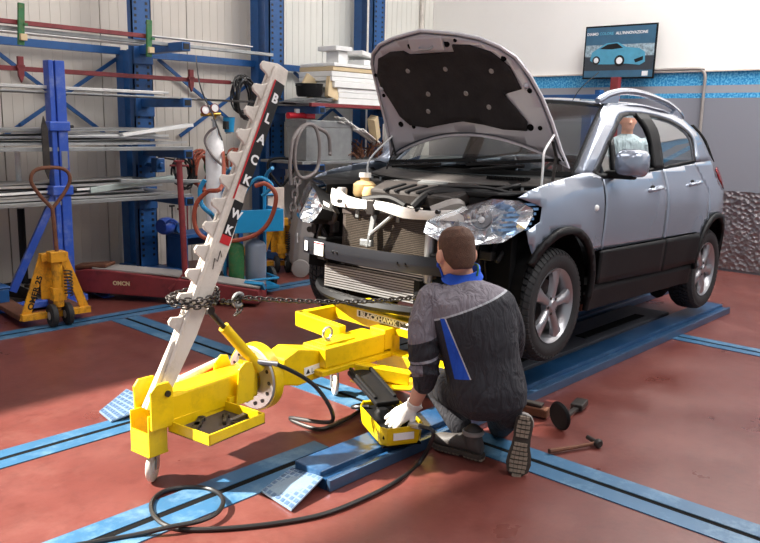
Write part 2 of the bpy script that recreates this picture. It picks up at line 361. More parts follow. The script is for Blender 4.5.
for yy in (.02,): MB().box((-.05, yy, b1.z+.05), (.05, yy+.06, b1.z+.1)).build('bolt_lug', M['rblue'], t)
# ---------------------------------------------------------------- lifting runways under the car
M['runblue'] = mat('runway_blue_paint', (26, 62, 98), .3, 0, .15, 4, .04, 40, (90, 130, 165), .3)
M['dgrey'] = mat('dark_grey_deck', (70, 72, 80), .5, 0, .15, 5)
M['railst'] = mat('blue_grey_steel', (70, 98, 130), .3, .5, .15, 5)
def runway(y0, y1, label, x0=1.98, x1=7.0, group=None):
    t = thing('lift_runway', label, 'lift runway', (x0, y0, 0)); L_ = x1-x0; W_ = y1-y0
    MB().box((0, .05, .0), (L_, W_, .075)).build('deck', M['runblue'], t, bevel=.006)
    MB().box((0, -.012, 0), (L_+.02, .012, .055)).build('side_rail', M['railst'], t, bevel=.004)
    MB().box((0, .018, 0), (L_, .05, .05)).build('side_channel', M['runblue'], t)
    return t
runway(2.28, 2.50, 'near blue steel lift runway with a steel side rail, beside the kneeling man', 2.175)
t = thing('lift_platform', 'dark grey lift deck between the blue runways under the car', 'lift platform', (3.4, 2.56, 0))
MB().box((0, .0, 0), (3.0, .36, .06)).build('deck_plate', M['dgrey'], t, bevel=.005)
for k in range(2): MB().box((.4+k*1.3, .08, .06), (1.4+k*1.3, .16, .066)).build('slot', M['vblack'], t)
MB().box((1.25, .15, .06), (1.45, .35, .10)).build('lift_pad', M['darkst'], t, bevel=.01)
runway(3.0, 3.22, 'far blue steel lift runway under the car, running out past the rear wheel', 4.3, 7.6)
M['check'] = None
def checker_mat():
    m = mat('blue_grey_tread_plate', (150, 176, 200), .35, .5, .1, 14); N = m.node_tree.nodes; L = m.node_tree.links
    tc = N.new('ShaderNodeTexCoord'); br = N.new('ShaderNodeTexBrick'); br.inputs['Scale'].default_value = 28; br.inputs['Mortar Size'].default_value = .03; L.new(tc.outputs['Object'], br.inputs[0])
    bp = N.new('ShaderNodeBump'); bp.inputs['Distance'].default_value = .004; L.new(br.outputs['Fac'], bp.inputs['Height']); L.new(bp.outputs[0], N['Principled BSDF'].inputs['Normal']); return m
M['check'] = checker_mat()
M['checkbar'] = mat('tread_plate_ribs', (104, 132, 168), .4, .5, .1, 14)
def tread(pts, label, z0=.01, z1=.05):
    t = thing('tread_plate', label, 'ramp plate', pts[0][:2]+(0,)); o = Vector(pts[0][:2]+(0,))
    P = [Vector(p)-o for p in pts]
    b = MB(); n = V(0, 0, 1); b.add(P+[p+V(0, 0, -.008) for p in P], [(0, 1, 2, 3), (7, 6, 5, 4), (0, 4, 5, 1), (1, 5, 6, 2), (2, 6, 7, 3), (3, 7, 4, 0)]); b.build('plate', M['check'], t)
    b = MB(); K = 7
    for i in range(K):
        for j in range(K):
            u = (i+.5)/K; v = (j+.5)/K
            f = lambda u, v: P[0]*(1-u)*(1-v)+P[1]*u*(1-v)+P[2]*u*v+P[3]*(1-u)*v
            c = f(u, v); du = (f(u+.045, v)-c); dv = (f(u, v+.045)-c)
            for k in (-1, 0, 1):
                d1, d2 = (du, dv) if (i+j) % 2 else (dv, du)
                e = c+d2*k*.75; b.bar(e-d1+V(0, 0, .001), e+d1+V(0, 0, .001), .006, .004)
    tag(b.build('tread_ribs', M['checkbar'], t), kind='stuff'); return t
tread([(1.96, 2.47, .015), (2.19, 2.53, .03), (2.17, 2.31, .06), (1.94, 2.25, .015)], 'small blue grey tread plate ramp at the near end of the blue runway')
tread([(1.92, 3.80, .02), (2.15, 3.92, .06), (2.15, 3.60, .06), (1.90, 3.64, .015)], 'small blue tread plate on the floor left of the yellow puller')
# ================================================================ the car (local x = back from the front axle, y = to its right, z = up)
car = thing('car', 'silver compact hatchback with open hood and stripped front end, raised on the lift', 'car', (3.877, 3.087, .236))
car.rotation_euler = (0, .038, .028)
def K(u, v, z): return V(u, -v, z)
def lerp(a, b, t): return a+(b-a)*t
def curve(xs, x):
    for (x0, y0), (x1, y1) in zip(xs, xs[1:]):
        if x <= x1 or (x1, y1) == xs[-1]:
            t = max(0, min(1, (x-x0)/(x1-x0))); return lerp(y0, y1, t*t*(3-2*t)*.35+t*.65)
def cr(xs, x):
    n = len(xs); k = 0
    while k < n-2 and x > xs[k+1][0]: k += 1
    t = max(0, min(1, (x-xs[k][0])/(xs[k+1][0]-xs[k][0]))); a, b_, c, d = xs[max(0, k-1)][1], xs[k][1], xs[k+1][1], xs[min(n-1, k+2)][1]
    return .5*(2*b_+(c-a)*t+(2*a-5*b_+4*c-d)*t*t+(3*b_-a-3*c+d)*t**3)
def hw(u, z):
    b = cr([(-.75, .60), (-.55, .735), (-.35, .81), (-.1, .855), (.3, .872), (1.2, .878), (2.2, .876), (2.6, .865), (2.85, .83), (3.05, .74), (3.25, .55)], u)
    k = cr([(.2, .955), (.35, .97), (.5, .982), (.65, .993), (.8, .999), (.95, .988), (1.1, .935), (1.25, .885), (1.4, .825), (1.55, .70)], z)
    v = b*k
    for cu_ in (0.02, 2.53):     # flared arches
        d = math.hypot(u-cu_, z-.40); t = max(0, 1-abs(d-.38)/.20); v += .016*t*t*(3-2*t)
    return v
def panel(name, poly, m, side, off=0, step=.05, thick=.003, fn=hw, sm=True, parent=None):
    bm = bmesh.new(); vs = [bm.verts.new((x, 0, z)) for x, z in poly]; bm.faces.new(vs)
    us = [p[0] for p in poly]; zs = [p[1] for p in poly]
    for lo, hi, ax in ((min(us), max(us), 0), (min(zs), max(zs), 2)):
        k = math.ceil(lo/step+.01)*step
        while k < hi-.004:
            co = V(0, 0, 0); co[ax] = k; no = V(0, 0, 0); no[ax] = 1
            bmesh.ops.bisect_plane(bm, geom=bm.verts[:]+bm.edges[:]+bm.faces[:], plane_co=co, plane_no=no); k += step
    bmesh.ops.triangulate(bm, faces=[f for f in bm.faces if len(f.verts) > 4])
    for v in bm.verts: v.co.y = -side*(fn(v.co.x, v.co.z)+off)
    me = bpy.data.meshes.new(name); bm.to_mesh(me); bm.free()
    for p in me.polygons: p.use_smooth = sm
    me.materials.append(m); o = bpy.data.objects.new(name, me); C.objects.link(o); o.parent = parent or car
    if thick: q = o.modifiers.new('s', 'SOLIDIFY'); q.thickness = thick; q.offset = 0
    return o
def arc(cu_, cz, r, a0, a1, n=14): return [(cu_+r*math.cos(math.radians(a0+(a1-a0)*i/n)), cz+r*math.sin(math.radians(a0+(a1-a0)*i/n))) for i in range(n+1)]
G = .004
M['lampred'] = mat('dark_red_lamp', (120, 22, 28), .2)
FA = (.03, .40); RA = (2.53, .40); RR = .375
def resample(pts, n):
    P = [Vector(p) for p in pts]; L = [0]
    for a, b_ in zip(P, P[1:]): L.append(L[-1]+(b_-a).length)
    out = []
    for i in range(n+1):
        t = L[-1]*i/n; k = 0
        while k < len(L)-2 and L[k+1] < t: k += 1
        out.append(P[k].lerp(P[k+1], (t-L[k])/(L[k+1]-L[k]+1e-9)))
    return out
def sideframe(outer, inner, side):
    A = resample(outer, 48); B = resample(inner, 48); rows = []
    for k in range(5):
        rows.append([(lambda p: K(p.x, side*hw(p.x, p.y), p.y))(a.lerp(b_, k/4)) for a, b_ in zip(A, B)])
    return MB().grid(rows).build('upper_side_frame', M['silver'], car, smooth=True, solid=.012)
for side in (1, -1):
    sd = 'left' if side > 0 else 'right'
    # front fender
    fen = panel('fender', arc(FA[0], FA[1], RR, 35, 142, 16)+[(-.30, .70), (-.32, .77), (-.22, .82), (-.20, .90), (-.38, .95), (-.30, .985), (-.1, 1.03), (.1, 1.06), (.27, 1.085), (.40, 1.09), (.52, 1.06), (.51-G, .95), (.51-G, .62)], M['silver'], side)
    # arch flare, black
    panel('arch_flare', arc(FA[0], FA[1], RR+.012, -12, 150, 20)+arc(FA[0], FA[1], RR-.03, 150, -12, 20), M['black'], side, .012, thick=.03)
    panel('arch_flare', arc(RA[0], RA[1], RR+.012, -2, 186, 20)+arc(RA[0], RA[1], RR-.03, 186, -2, 20), M['black'], side, .012, thick=.03)
    # doors
    fd = panel('front_door', [(.51+G, .62), (1.50-G, .635), (1.50-G, 1.115), (.62, 1.055), (.53, 1.05)], M['silver'], side)
    rd = panel('rear_door', [(1.50+G, .635), (2.12, .65)]+arc(RA[0], RA[1], RR+.01, 148, 122, 6)+[(2.36, .95), (2.28, 1.05), (2.16, 1.17), (1.50+G, 1.118)], M['silver'], side)
    panel('door_cladding', [(.46, .41), (1.50-G, .40), (1.50-G, .628), (.47, .613)], M['black'], side, .014, thick=.02)
    panel('door_cladding', [(1.50+G, .40), (2.14, .41), (2.16, .48), (2.15, .64), (1.50+G, .629)], M['black'], side, .014, thick=.02)
    panel('sill', [(.42, .24), (2.14, .25), (2.14, .40), (.42, .395)], M['black'], side, -.012, thick=.03)
    qp = panel('rear_quarter_panel', [(2.16+G, 1.175), (2.28+G, 1.05), (2.36+G, .95)]+arc(RA[0], RA[1], RR+.01, 120, 22, 14)+[(2.95, .58), (3.0, .80), (2.86, .94), (2.72, 1.0), (2.62, 1.14), (2.60, 1.2)], M['silver'], side)
    # side upper frame: windshield pillar, cant rail and rear pillar in one
    outer = [(.27, 1.085), (.45, 1.225), (.66, 1.375), (.86, 1.49), (.98, 1.532), (1.2, 1.558), (1.5, 1.572), (1.9, 1.562), (2.28, 1.515), (2.38, 1.44), (2.50, 1.32), (2.61, 1.2)]
    inner = [(2.22, 1.185), (2.25, 1.30), (2.25, 1.37), (2.20, 1.42), (2.10, 1.467), (1.95, 1.497), (1.7, 1.512), (1.45, 1.512), (1.2, 1.50), (1.05, 1.478), (.90, 1.42), (.70, 1.29), (.50, 1.14), (.40, 1.075)]
    sideframe(outer, inner[::-1], side)
    # black window surround with openings
    panel('window_surround', [(.40, 1.075), (.50, 1.14), (.70, 1.29), (.90, 1.42), (.98, 1.452), (.98, 1.43), (.72, 1.265), (.56, 1.14), (.50, 1.085), (.62, 1.085), (1.46, 1.135), (2.19, 1.20), (2.21, 1.185), (1.5, 1.118), (.62, 1.055), (.50, 1.05)], M['black'], side, -.006)
    panel('window_surround', [(.9, 1.42), (1.05, 1.478), (1.2, 1.50), (1.45, 1.512), (1.7, 1.512), (1.95, 1.497), (2.10, 1.467), (2.20, 1.42), (2.25, 1.37), (2.25, 1.3), (2.22, 1.185), (2.19, 1.20), (2.21, 1.30), (2.205, 1.36), (2.16, 1.40), (2.06, 1.445), (1.93, 1.472), (1.70, 1.487), (1.45, 1.487), (1.22, 1.476), (1.08, 1.455), (.95, 1.41)], M['black'], side, -.006)
    panel('centre_pillar', [(1.36, 1.12), (1.53, 1.13), (1.56, 1.3), (1.555, 1.49), (1.34, 1.49), (1.385, 1.3)], M['black'], side, -.012, thick=.03)
    panel('quarter_window_bar', [(.70, 1.08), (.76, 1.08), (.79, 1.31), (.74, 1.28)], M['black'], side, -.01, thick=.02)
    panel('quarter_window', [(.56, 1.075), (.71, 1.08), (.75, 1.275), (.6, 1.17), (.52, 1.1)], M['glass'], side, -.014, thick=0)
    panel('rear_door_window', [(1.54, 1.11), (2.2, 1.19), (2.22, 1.30), (2.2, 1.38), (2.1, 1.44), (1.93, 1.48), (1.56, 1.49)], M['glass'], side, -.016, thick=0)
    # door handle, side lamp
    for p, u0 in ((fd, 1.28), (rd, 2.06)):
        zz = .985 if p is fd else 1.02
        b = MB(); y = hw(u0, zz)
        b.tube(bez([K(u0-.10, side*(y+.0), zz-.01), K(u0-.07, side*(y+.035), zz), K(u0+.05, side*(y+.04), zz+.012), K(u0+.09, side*(y+.0), zz+.012)], 4), .014, 8)
        b.build('door_handle', M['silver'], p, smooth=True)
        MB().ball(K(u0-.02, side*(y-.004), zz+.002), .05, 12, (1, .12, .55)).build('handle_recess', M['black'], p, smooth=True)
    b = MB().ball(K(.40, side*hw(.4, .88), .88), .028, 10, (1, .4, .75)); tag(b.build('side_lamp', M['bwhite'], fen, smooth=True), 'small clear side lamp')
    # mirror
    b = MB(); y = hw(.62, 1.1)
    prof = [(-.02, .55), (.0, .8), (.04, .97), (.09, 1.02), (.12, 1.0), (.125, .86)]
    rows = []
    for dx, k in [(-.035, .02), (-.03, .45), (-.015, .75), (.01, .9), (.05, 1.0), (.10, 1.02), (.12, .97), (.12, .05)]:
        rows.append([K(.60+dx, side*(y+.13+.095*k*sx), 1.155+.085*k*sz) for sx, sz in [(math.copysign(abs(math.cos(t))**.55, math.cos(t)), math.copysign(abs(math.sin(t))**.55, math.sin(t))) for t in [2*PI*i/20 for i in range(21)]]])
    mo = b.grid(rows).build('wing_mirror', M['silver'], car, smooth=True)
    MB().bar(K(.66, side*(y-.02), 1.08), K(.66, side*(y+.16), 1.08), .08, .05).build('mirror_foot', M['black'], mo, bevel=.012)
    MB().add([K(.724, side*(y+.05), 1.10), K(.724, side*(y+.21), 1.10), K(.724, side*(y+.21), 1.215), K(.724, side*(y+.05), 1.215)], [(0, 1, 2, 3)]).build('mirror_glass', M['chrome'], mo)
    # roof rail
    pts = bez([K(.84, side*.60, 1.545), K(1.0, side*.60, 1.60), K(1.25, side*.595, 1.64), K(1.6, side*.59, 1.648), K(2.0, side*.59, 1.62), K(2.25, side*.595, 1.565), K(2.34, side*.60, 1.52)], 5)
    b = MB()
    for p, q in zip(pts, pts[1:]): pass
    b.tube(pts, [.018]+[.024]*(len(pts)-2)+[.018], 8)
    rr = b.build('roof_rail', M['silver'], car, smooth=True)
    MB().prism([(.86, 1.53), (1.12, 1.555), (1.14, 1.60), (1.05, 1.60), (.92, 1.57)], .03, Matrix.Translation((0, -side*.60+.015, 0)) @ Matrix.Rotation(PI/2, 4, 'X')).build('rail_foot', M['silver'], rr)
    MB().prism([(2.1, 1.54), (2.33, 1.51), (2.3, 1.55), (2.18, 1.585)], .03, Matrix.Translation((0, -side*.60+.015, 0)) @ Matrix.Rotation(PI/2, 4, 'X')).build('rail_foot', M['silver'], rr)
    # rear lamp
    panel('rear_lamp', [(2.66, 1.13), (2.72, 1.04), (2.84, .97), (2.90, .985), (2.82, 1.08), (2.72, 1.15)], M['lampred'], side, .003, thick=.008)
    panel('rear_glass_edge', [(2.38, 1.47), (2.47, 1.395), (2.60, 1.24), (2.69, 1.19), (2.58, 1.35), (2.45, 1.475)], M['vblack'], side, -.004, thick=.006)
    panel('dark_gap_liner', [(.44, .45), (2.13, .45), (2.13, .7), (2.25, .9), (2.15, 1.12), (1.5, 1.08), (.46, 1.02)], M['vblack'], side, -.035, thick=0, step=.2)  # black sheet added behind the door gaps to keep them dark
    # inner wheel houses (black liners)
    for (cu_, cz) in (FA, RA):
        b = MB(); rows = []
        for a in range(-14, 195, 11):
            t = math.radians(a); rows.append([K(cu_+.375*math.cos(t), side*vv, cz+.375*math.sin(t)) for vv in (.50, .83)])
        b.grid(rows).build('wheel_liner', M['vblack'], car)
        MB().lathe([(.0, 0), (.375, 0), (.375, .01)], K(cu_, side*.50, cz), (0, 1, 0), 20).build('wheel_house_wall', M['vblack'], car)
    # brake, strut
    MB().cyl(K(0, side*.60, .86), K(.0, side*.66, .42), .045).lathe([(.05, 0), (.05, .02), (.035, .03), (.05, .05), (.035, .07), (.05, .09), (.035, .11), (.05, .13), (.04, .15)], K(0, side*.61, .62), K(0, side*-.06, .44), 12).build('suspension_strut', M['darkst'], car, smooth=True)
# roof skin
rows = []
for i in range(13):
    u = .93+(2.36-.93)*i/12
    top = curve([(.93, 1.527), (1.2, 1.563), (1.5, 1.577), (1.9, 1.567), (2.36, 1.50)], u); e = curve([(.93, .595), (1.3, .625), (1.9, .63), (2.36, .60)], u)
    rows.append([K(u-.05*(1-(j/8)**2)*(1 if i == 0 else max(0, 1-i/4)), e*j/8, top+.035*(1-(j/8)**2)-.012*(abs(j) == 8)) for j in range(-8, 9)])
MB().grid(rows).build('roof', M['silver'], car, smooth=True, solid=.01)
def wsurf(k, j, n=8):     # k 0 bottom..1 top; j -8..8
    s = j/n
    return K(lerp(.08+.24*s*s, .86+.09*s*s, k), s*lerp(.73, .585, k), lerp(1.04+.02*s*s, 1.56-.03*s*s, k)+.02*math.sin(PI*k))
MB().grid([[wsurf(i/8, j) for j in range(-8, 9)] for i in range(9)]).build('windshield', M['wsglass'], car, smooth=True)
for a, b_ in (((0, .05), None), ((.95, 1.0), None)):
    MB().grid([[wsurf(k, j)+V(-.002, 0, .003) for j in range(-8, 9)] for k in a]).build('windshield_frit', M['vblack'], car)
for side in (1, -1): MB().tube([wsurf(i/8, 8*side)+V(0, 0, .004) for i in range(9)], .012, 6).build('windshield_trim', M['black'], car, smooth=True)
for side in (1, -1):
    A_ = resample([(.27, 1.085), (.45, 1.225), (.66, 1.375), (.86, 1.49), (.98, 1.532)], 12); rows = []
    for i in range(13):
        p = A_[i]; e = K(p.x, side*hw(p.x, p.y), p.y); w0 = wsurf(i/12, 8*side)+V(0, 0, .006)
        rows.append([w0, w0.lerp(e, .5)+V(-.01, 0, .012), e])
    MB().grid(rows).build('front_pillar', M['silver'], car, smooth=True, solid=.004)
# rear: tailgate, glass, bumper, underbody
rows = [[K(u+.05*(1-(j/6)**2), w_*j/6, z) for j in range(-6, 7)] for u, z, w_ in ((2.62, 1.2, .70), (2.80, 1.12, .74), (2.98, .95, .76), (3.02, .6, .78))]
MB().grid(rows).build('tailgate', M['silver'], car, smooth=True, solid=.01)
MB().grid([[K(u+.07*(1-(j/6)**2)+.012, w_*j/6*.93, z+.008) for j in range(-6, 7)] for u, z, w_ in ((2.37, 1.48, .64), (2.62, 1.21, .74))]).build('rear_window', glass('rear_glass', (.92, .95, .95), .03), car, smooth=True)
rows = [[K(u-.02-.42*abs(j/8)**3.2, .87*j/8*k, z) for j in range(-8, 9)] for u, z, k in ((3.12, .80, .96), (3.24, .74, 1), (3.26, .55, 1), (3.18, .33, .97), (3.0, .30, .9))]
MB().grid(rows).build('rear_bumper', M['black'], car, smooth=True, solid=.02)
b = MB().box((.42, -.78, .26), (2.12, .78, .32)).box((-.2, -.36, .3), (.42, .36, .34)).box((2.1, -.5, .3), (3.0, .5, .4)).build('underbody', M['vblack'], car)
MB().bar(K(2.5, -.7, .32), K(2.5, .7, .32), .09, .08).build('rear_axle', M['darkst'], car)
MB().tube([K(.8, .35, .24), K(1.9, .35, .24), K(2.3, .4, .33), K(3.1, .5, .30)], .03).build('exhaust_pipe', M['darkst'], car, smooth=True)
b = MB(); 
for uu in (.62, 1.95): b.cb(K(uu, .74, .235), (.14, .03, .06))
tag(b.build('jacking_seam', M['rust'], car), kind='stuff')
# interior
MB().box((.45, -.70, .85), (.78, .70, 1.04)).build('dashboard', M['seat'], car, bevel=.04)
MB().lathe([(.17, -.014), (.185, 0), (.17, .014), (.155, 0)], K(.86, .36, 1.0), (-.9, 0, .35), 20, closed=True).cb(K(.85, .36, 1.0), (.03, .05, .30)).build('steering_wheel', M['seat'], car, smooth=True)
for v in (.36, -.36):
    s_ = MB().box((1.0, -v-.24, .40), (1.5, -v+.24, .58)).build('front_seat', M['seat'], car, bevel=.05)
    MB().cb((0, 0, 0), (.13, .46, .50), Matrix.Translation((1.70, -v, .80)) @ Matrix.Rotation(.75, 4, 'Y')).build('seat_back', M['seat'], s_, bevel=.05)
    MB().cb((1.92, -v, 1.02), (.12, .26, .10)).build('headrest', M['seat'], s_, bevel=.04)
s_ = MB().box((2.0, -.62, .42), (2.4, .62, .66)).build('rear_seat', M['seat'], car, bevel=.05)
MB().cb((0, 0, 0), (.13, 1.2, .40), Matrix.Translation((2.42, 0, .85)) @ Matrix.Rotation(.4, 4, 'Y')).build('seat_back', M['seat'], s_, bevel=.05)
MB().box((.35, -.72, .33), (2.9, .72, .36)).build('cabin_floor', M['vblack'], car)
MB().bar(K(.90, 0, 1.47), K(.92, .0, 1.40), .20, .02).build('rear_view_mirror', M['black'], car)
# ---------------- wheels
def wheel():
    t = thing('wheel', None, None); t.parent = car
    R, Wd = .327, .205
    prof = [(.215, -Wd*.40), (.24, -Wd*.48), (.275, -Wd*.5), (.305, -Wd*.46), (.322, -Wd*.36), (R-.006, -Wd*.2), (R-.004, 0), (R-.006, Wd*.2), (.322, Wd*.36), (.305, Wd*.46), (.275, Wd*.5), (.24, Wd*.48), (.215, Wd*.40), (.20, 0)]
    MB().lathe(prof, (0, 0, 0), (0, 1, 0), 56, closed=True).build('tyre', M['rubber'], t, smooth=True)
    b = MB(); n = 54
    for i in range(n):
        a0 = 2*PI*i/n
        for s in (-1, 1):
            for (y0, y1, sh) in ((.006, .034, .0), (.040, .066, .35), (.071, .098, .75)):
                vs = []
                for rr in (-.012, .006):
                    for (yy, da) in ((y0, 0), (y1, .28*(y1-y0)/.03), (y1, .28*(y1-y0)/.03+.72), (y0, .72)):
                        a = a0+(da+sh)*2*PI/n; rr2 = (R+rr-(.0 if yy < .05 else (yy-.05)*.28)-(.012 if yy > .09 else 0))
                        vs.append((rr2*math.cos(a), s*yy, rr2*math.sin(a)))
                b.add(vs, [(3, 2, 1, 0), (4, 5, 6, 7), (0, 1, 5, 4), (1, 2, 6, 5), (2, 3, 7, 6), (3, 0, 4, 7)])
    tag(b.build('tread_blocks', M['rubber'], t), kind='stuff')
    # rim: outer side is -y
    rim = MB().lathe([(.205, .08), (.19, .06), (.18, -.02), (.196, -.07), (.212, -.086), (.219, -.092), (.221, -.082), (.206, -.06), (.20, .07)], (0, 0, 0), (0, 1, 0), 40, closed=True).build('rim', M['rim'], t, smooth=True)
    for k in range(5):
        a = PI/2+2*PI*k/5; ca, sa = math.cos(a), math.sin(a)
        def P(r, wv, y): return V(r*ca-wv*sa, y, r*sa+wv*ca)
        rows = []
        for r, hwid, yo in ((.045, .026, -.072), (.08, .022, -.078), (.13, .026, -.080), (.17, .038, -.078), (.205, .056, -.074)):
            rows.append([P(r, -hwid-.004, yo+.03), P(r, -hwid, yo+.004), P(r, -hwid*.55, yo-.006), P(r, hwid*.55, yo-.006), P(r, hwid, yo+.004), P(r, hwid+.004, yo+.03)])
        MB().grid(rows).build('spoke', M['rim'], rim, smooth=True)
    hub = MB().lathe([(.0, -.088), (.03, -.088), (.036, -.08), (.062, -.074), (.066, -.04), (.0, -.04)], (0, 0, 0), (0, 1, 0), 24).build('hub', M['rim'], rim, smooth=True)
    for k in range(5):
        a = PI/2+2*PI*(k+.5)/5
        MB().cyl((.048*math.cos(a), -.06, .048*math.sin(a)), (.048*math.cos(a), -.081, .048*math.sin(a)), .009, n=6).build('wheel_nut', M['darkst'], rim)
    MB().lathe([(.0, -.01), (.145, -.01), (.145, .012), (.0, .012)], (0, 0, 0), (0, 1, 0), 28).build('brake_disc', M['darkst'], t, smooth=True)
    MB().lathe([(.0, .02), (.2, .02), (.2, .03), (.0, .03)], (0, 0, 0), (0, 1, 0), 20).build('back_plate', M['vblack'], t)
    return t
wh = wheel()
for i, (u, side, dz) in enumerate(((0, 1, 0), (2.5, 1, -.0), (0, -1, 0), (2.5, -1, 0))):
    o = wh if i == 0 else copy_tree(wh, car)
    o.location = K(u, side*.765, .325+dz); o.rotation_euler = (0, .3*i+.15, 0) if side > 0 else (0, .3, PI)
# ---------------- open hood
HA = math.radians(60); hd = V(-math.cos(HA), 0, math.sin(HA)); hn = V(-math.sin(HA), 0, -math.cos(HA))   # hn: underside direction
HC = V(.30, 0, 1.12)
hl = [(0, .685), (.10, .672), (.27, .655), (.42, .635), (.55, .605), (.68, .56), (.76, .49), (.82, .39), (.86, .25), (.88, 0)]
def hpt(s, v, off=0):
    crown = .045*(1-(v/.72)**2)+.06*math.sin(PI*min(1, s/.95))-.05*max(0, s-.65)/.25
    return HC+hd*s+V(0, -(v+.02-.15*s), 0)-hn*(crown-off)
def hw2(s): return curve(hl, s)
def hs0(v): return .16*(1-(abs(v)/.70)**2)       # rear edge bows forward in the middle
def hs1(v):      # front edge station for lateral v
    v = abs(v)
    for (s0, w0), (s1, w1) in zip(hl[::-1], hl[::-1][1:]):
        if v <= w1 or s1 == 0: return lerp(s0, s1, min(1, max(0, (v-w0)/(w1-w0+1e-9))))
def hoodgrid(off, vs, lo, hi, n):
    rows = []
    for i in range(n+1):
        rows.append([hpt(lerp(lo(v), hi(v), i/n), v, off) for v in vs])
    return rows
def outline(k=1.0):
    """closed loop of the hood edge, inset by factor"""
    pts = []
    for v in [-.70+.1*i for i in range(15)]: pts.append((hs0(v), v))
    for s, w_ in hl[1:-1]: pts.append((s, w_))
    pts.append((.90, 0))
    for s, w_ in hl[1:-1][::-1]: pts.append((s, -w_))
    return pts
def hoodsheet(name, loop, off, m, parent, thick=0, step=.06):
    bm = bmesh.new(); vs = [bm.verts.new((s, v, 0)) for s, v in loop]; bm.faces.new(vs)
    for ax, lo, hi in ((0, 0, .9), (1, -.7, .7)):
        k = lo+step
        while k < hi:
            co = V(0, 0, 0); co[ax] = k; no = V(0, 0, 0); no[ax] = 1
            bmesh.ops.bisect_plane(bm, geom=bm.verts[:]+bm.edges[:]+bm.faces[:], plane_co=co, plane_no=no); k += step
    bmesh.ops.triangulate(bm, faces=[f for f in bm.faces if len(f.verts) > 4])
    for v in bm.verts: v.co = hpt(v.co.x, v.co.y, off)
    me = bpy.data.meshes.new(name); bm.to_mesh(me); bm.free()
    for p in me.polygons: p.use_smooth = True
    me.materials.append(m); o = bpy.data.objects.new(name, me); C.objects.link(o); o.parent = parent
    if thick: q = o.modifiers.new('s', 'SOLIDIFY'); q.thickness = thick; q.offset = 0
    return o
ol = outline()
hood = hoodsheet('hood', ol, 0, M['silver'], car, .008)
tag(hood, 'raised hood seen from its underside')
def inset(loop, d):
    n = len(loop); out = []
    for i in range(n):
        a = Vector(loop[i-1]); b_ = Vector(loop[i]); c = Vector(loop[(i+1) % n]); t = (c-a).normalized(); nrm = Vector((t.y, -t.x))
        out.append(tuple(b_-nrm*d if (Vector((.45, 0))-b_).dot(-nrm) > 0 else b_+nrm*d))
    return out
hoodsheet('inner_panel', inset(ol, .022), .018, M['hoodin'], hood, .016)
MB().tube([hpt(s, v, .012) for s, v in ol], .011, 6, closed=True).build('hood_hem', M['hoodin'], hood, smooth=True)
pad = [(.30, -.50), (.52, -.56), (.60, -.55), (.72, -.46), (.765, -.33), (.765, -.22), (.735, -.19), (.735, .16), (.79, .18), (.78, .30), (.73, .42), (.62, .50), (.48, .52), (.455, .42), (.44, .38), (.27, .49), (.215, .47), (.215, .30), (.24, .16), (.26, 0), (.24, -.16), (.215, -.30), (.235, -.44)]
hoodsheet('insulation_pad', pad, .034, M['felt'], hood, .012)
for s, v, r_ in [(.235, .50, .022), (.235, .57, .015), (.24, -.52, .020), (.22, -.42, .014), (.47, .575, .016), (.80, -.14, .022), (.80, .14, .022), (.60, -.565, .013), (.83, 0, .010), (.82, .22, .012), (.45, -.575, .013), (.68, .485, .018)]:
    MB().lathe([(0, 0), (r_, 0), (r_, .006), (0, .006)], hpt(s, v, .026), hn, 14).build('panel_hole', M['vblack'], hood)
for s, v in [(.45, -.2), (.45, .1), (.62, .02), (.62, -.28), (.36, .24), (.33, -.25), (.6, .36)]:
    MB().lathe([(0, 0), (.018, 0), (.014, .006), (0, .008)], hpt(s, v, .04), hn, 12).build('pad_clip', M['grey'], hood, smooth=True)
MB().box((-.045, -.13, 0), (.045, .13, .02), basis(hd, (0, 1, 0), hd.cross(V(0, 1, 0)), hpt(.81, 0, .03))).build('striker_bracket', M['hoodin'], hood, bevel=.008)
MB().tube(bez([hpt(.80, -.05, .03), hpt(.79, -.04, .08), hpt(.79, .04, .08), hpt(.80, .05, .03)], 4), .006, 6).build('hood_striker', M['steel'], hood, smooth=True)
for s in (-.64, .64): MB().ball(hpt(.50 if s < 0 else .5, s*.88, .03), .02, 10, (1, 1, 1)).build('rubber_buffer', M['hoodin'], hood, smooth=True)
for sv in (1, -1):
    MB().bar(K(.22, sv*.66, 1.02), hpt(.07, sv*.64, .03), .018, .008).bar(hpt(.02, sv*.64, .03), hpt(.16, sv*.64, .03), .02, .008).build('hood_hinge', M['darkst'], car)
MB().tube(bez([K(.02, .70, 1.0), K(.03, .695, 1.12), K(.04, .69, 1.2), hpt(.20, .66, .03)], 5), .007, 6).build('hood_wire', M['bwhite'], car, smooth=True)
MB().tube(bez([K(.05, -.68, .98), K(.08, -.69, 1.1), hpt(.16, -.62, .03)], 5), .007, 6).build('hood_wire', M['bwhite'], car, smooth=True)
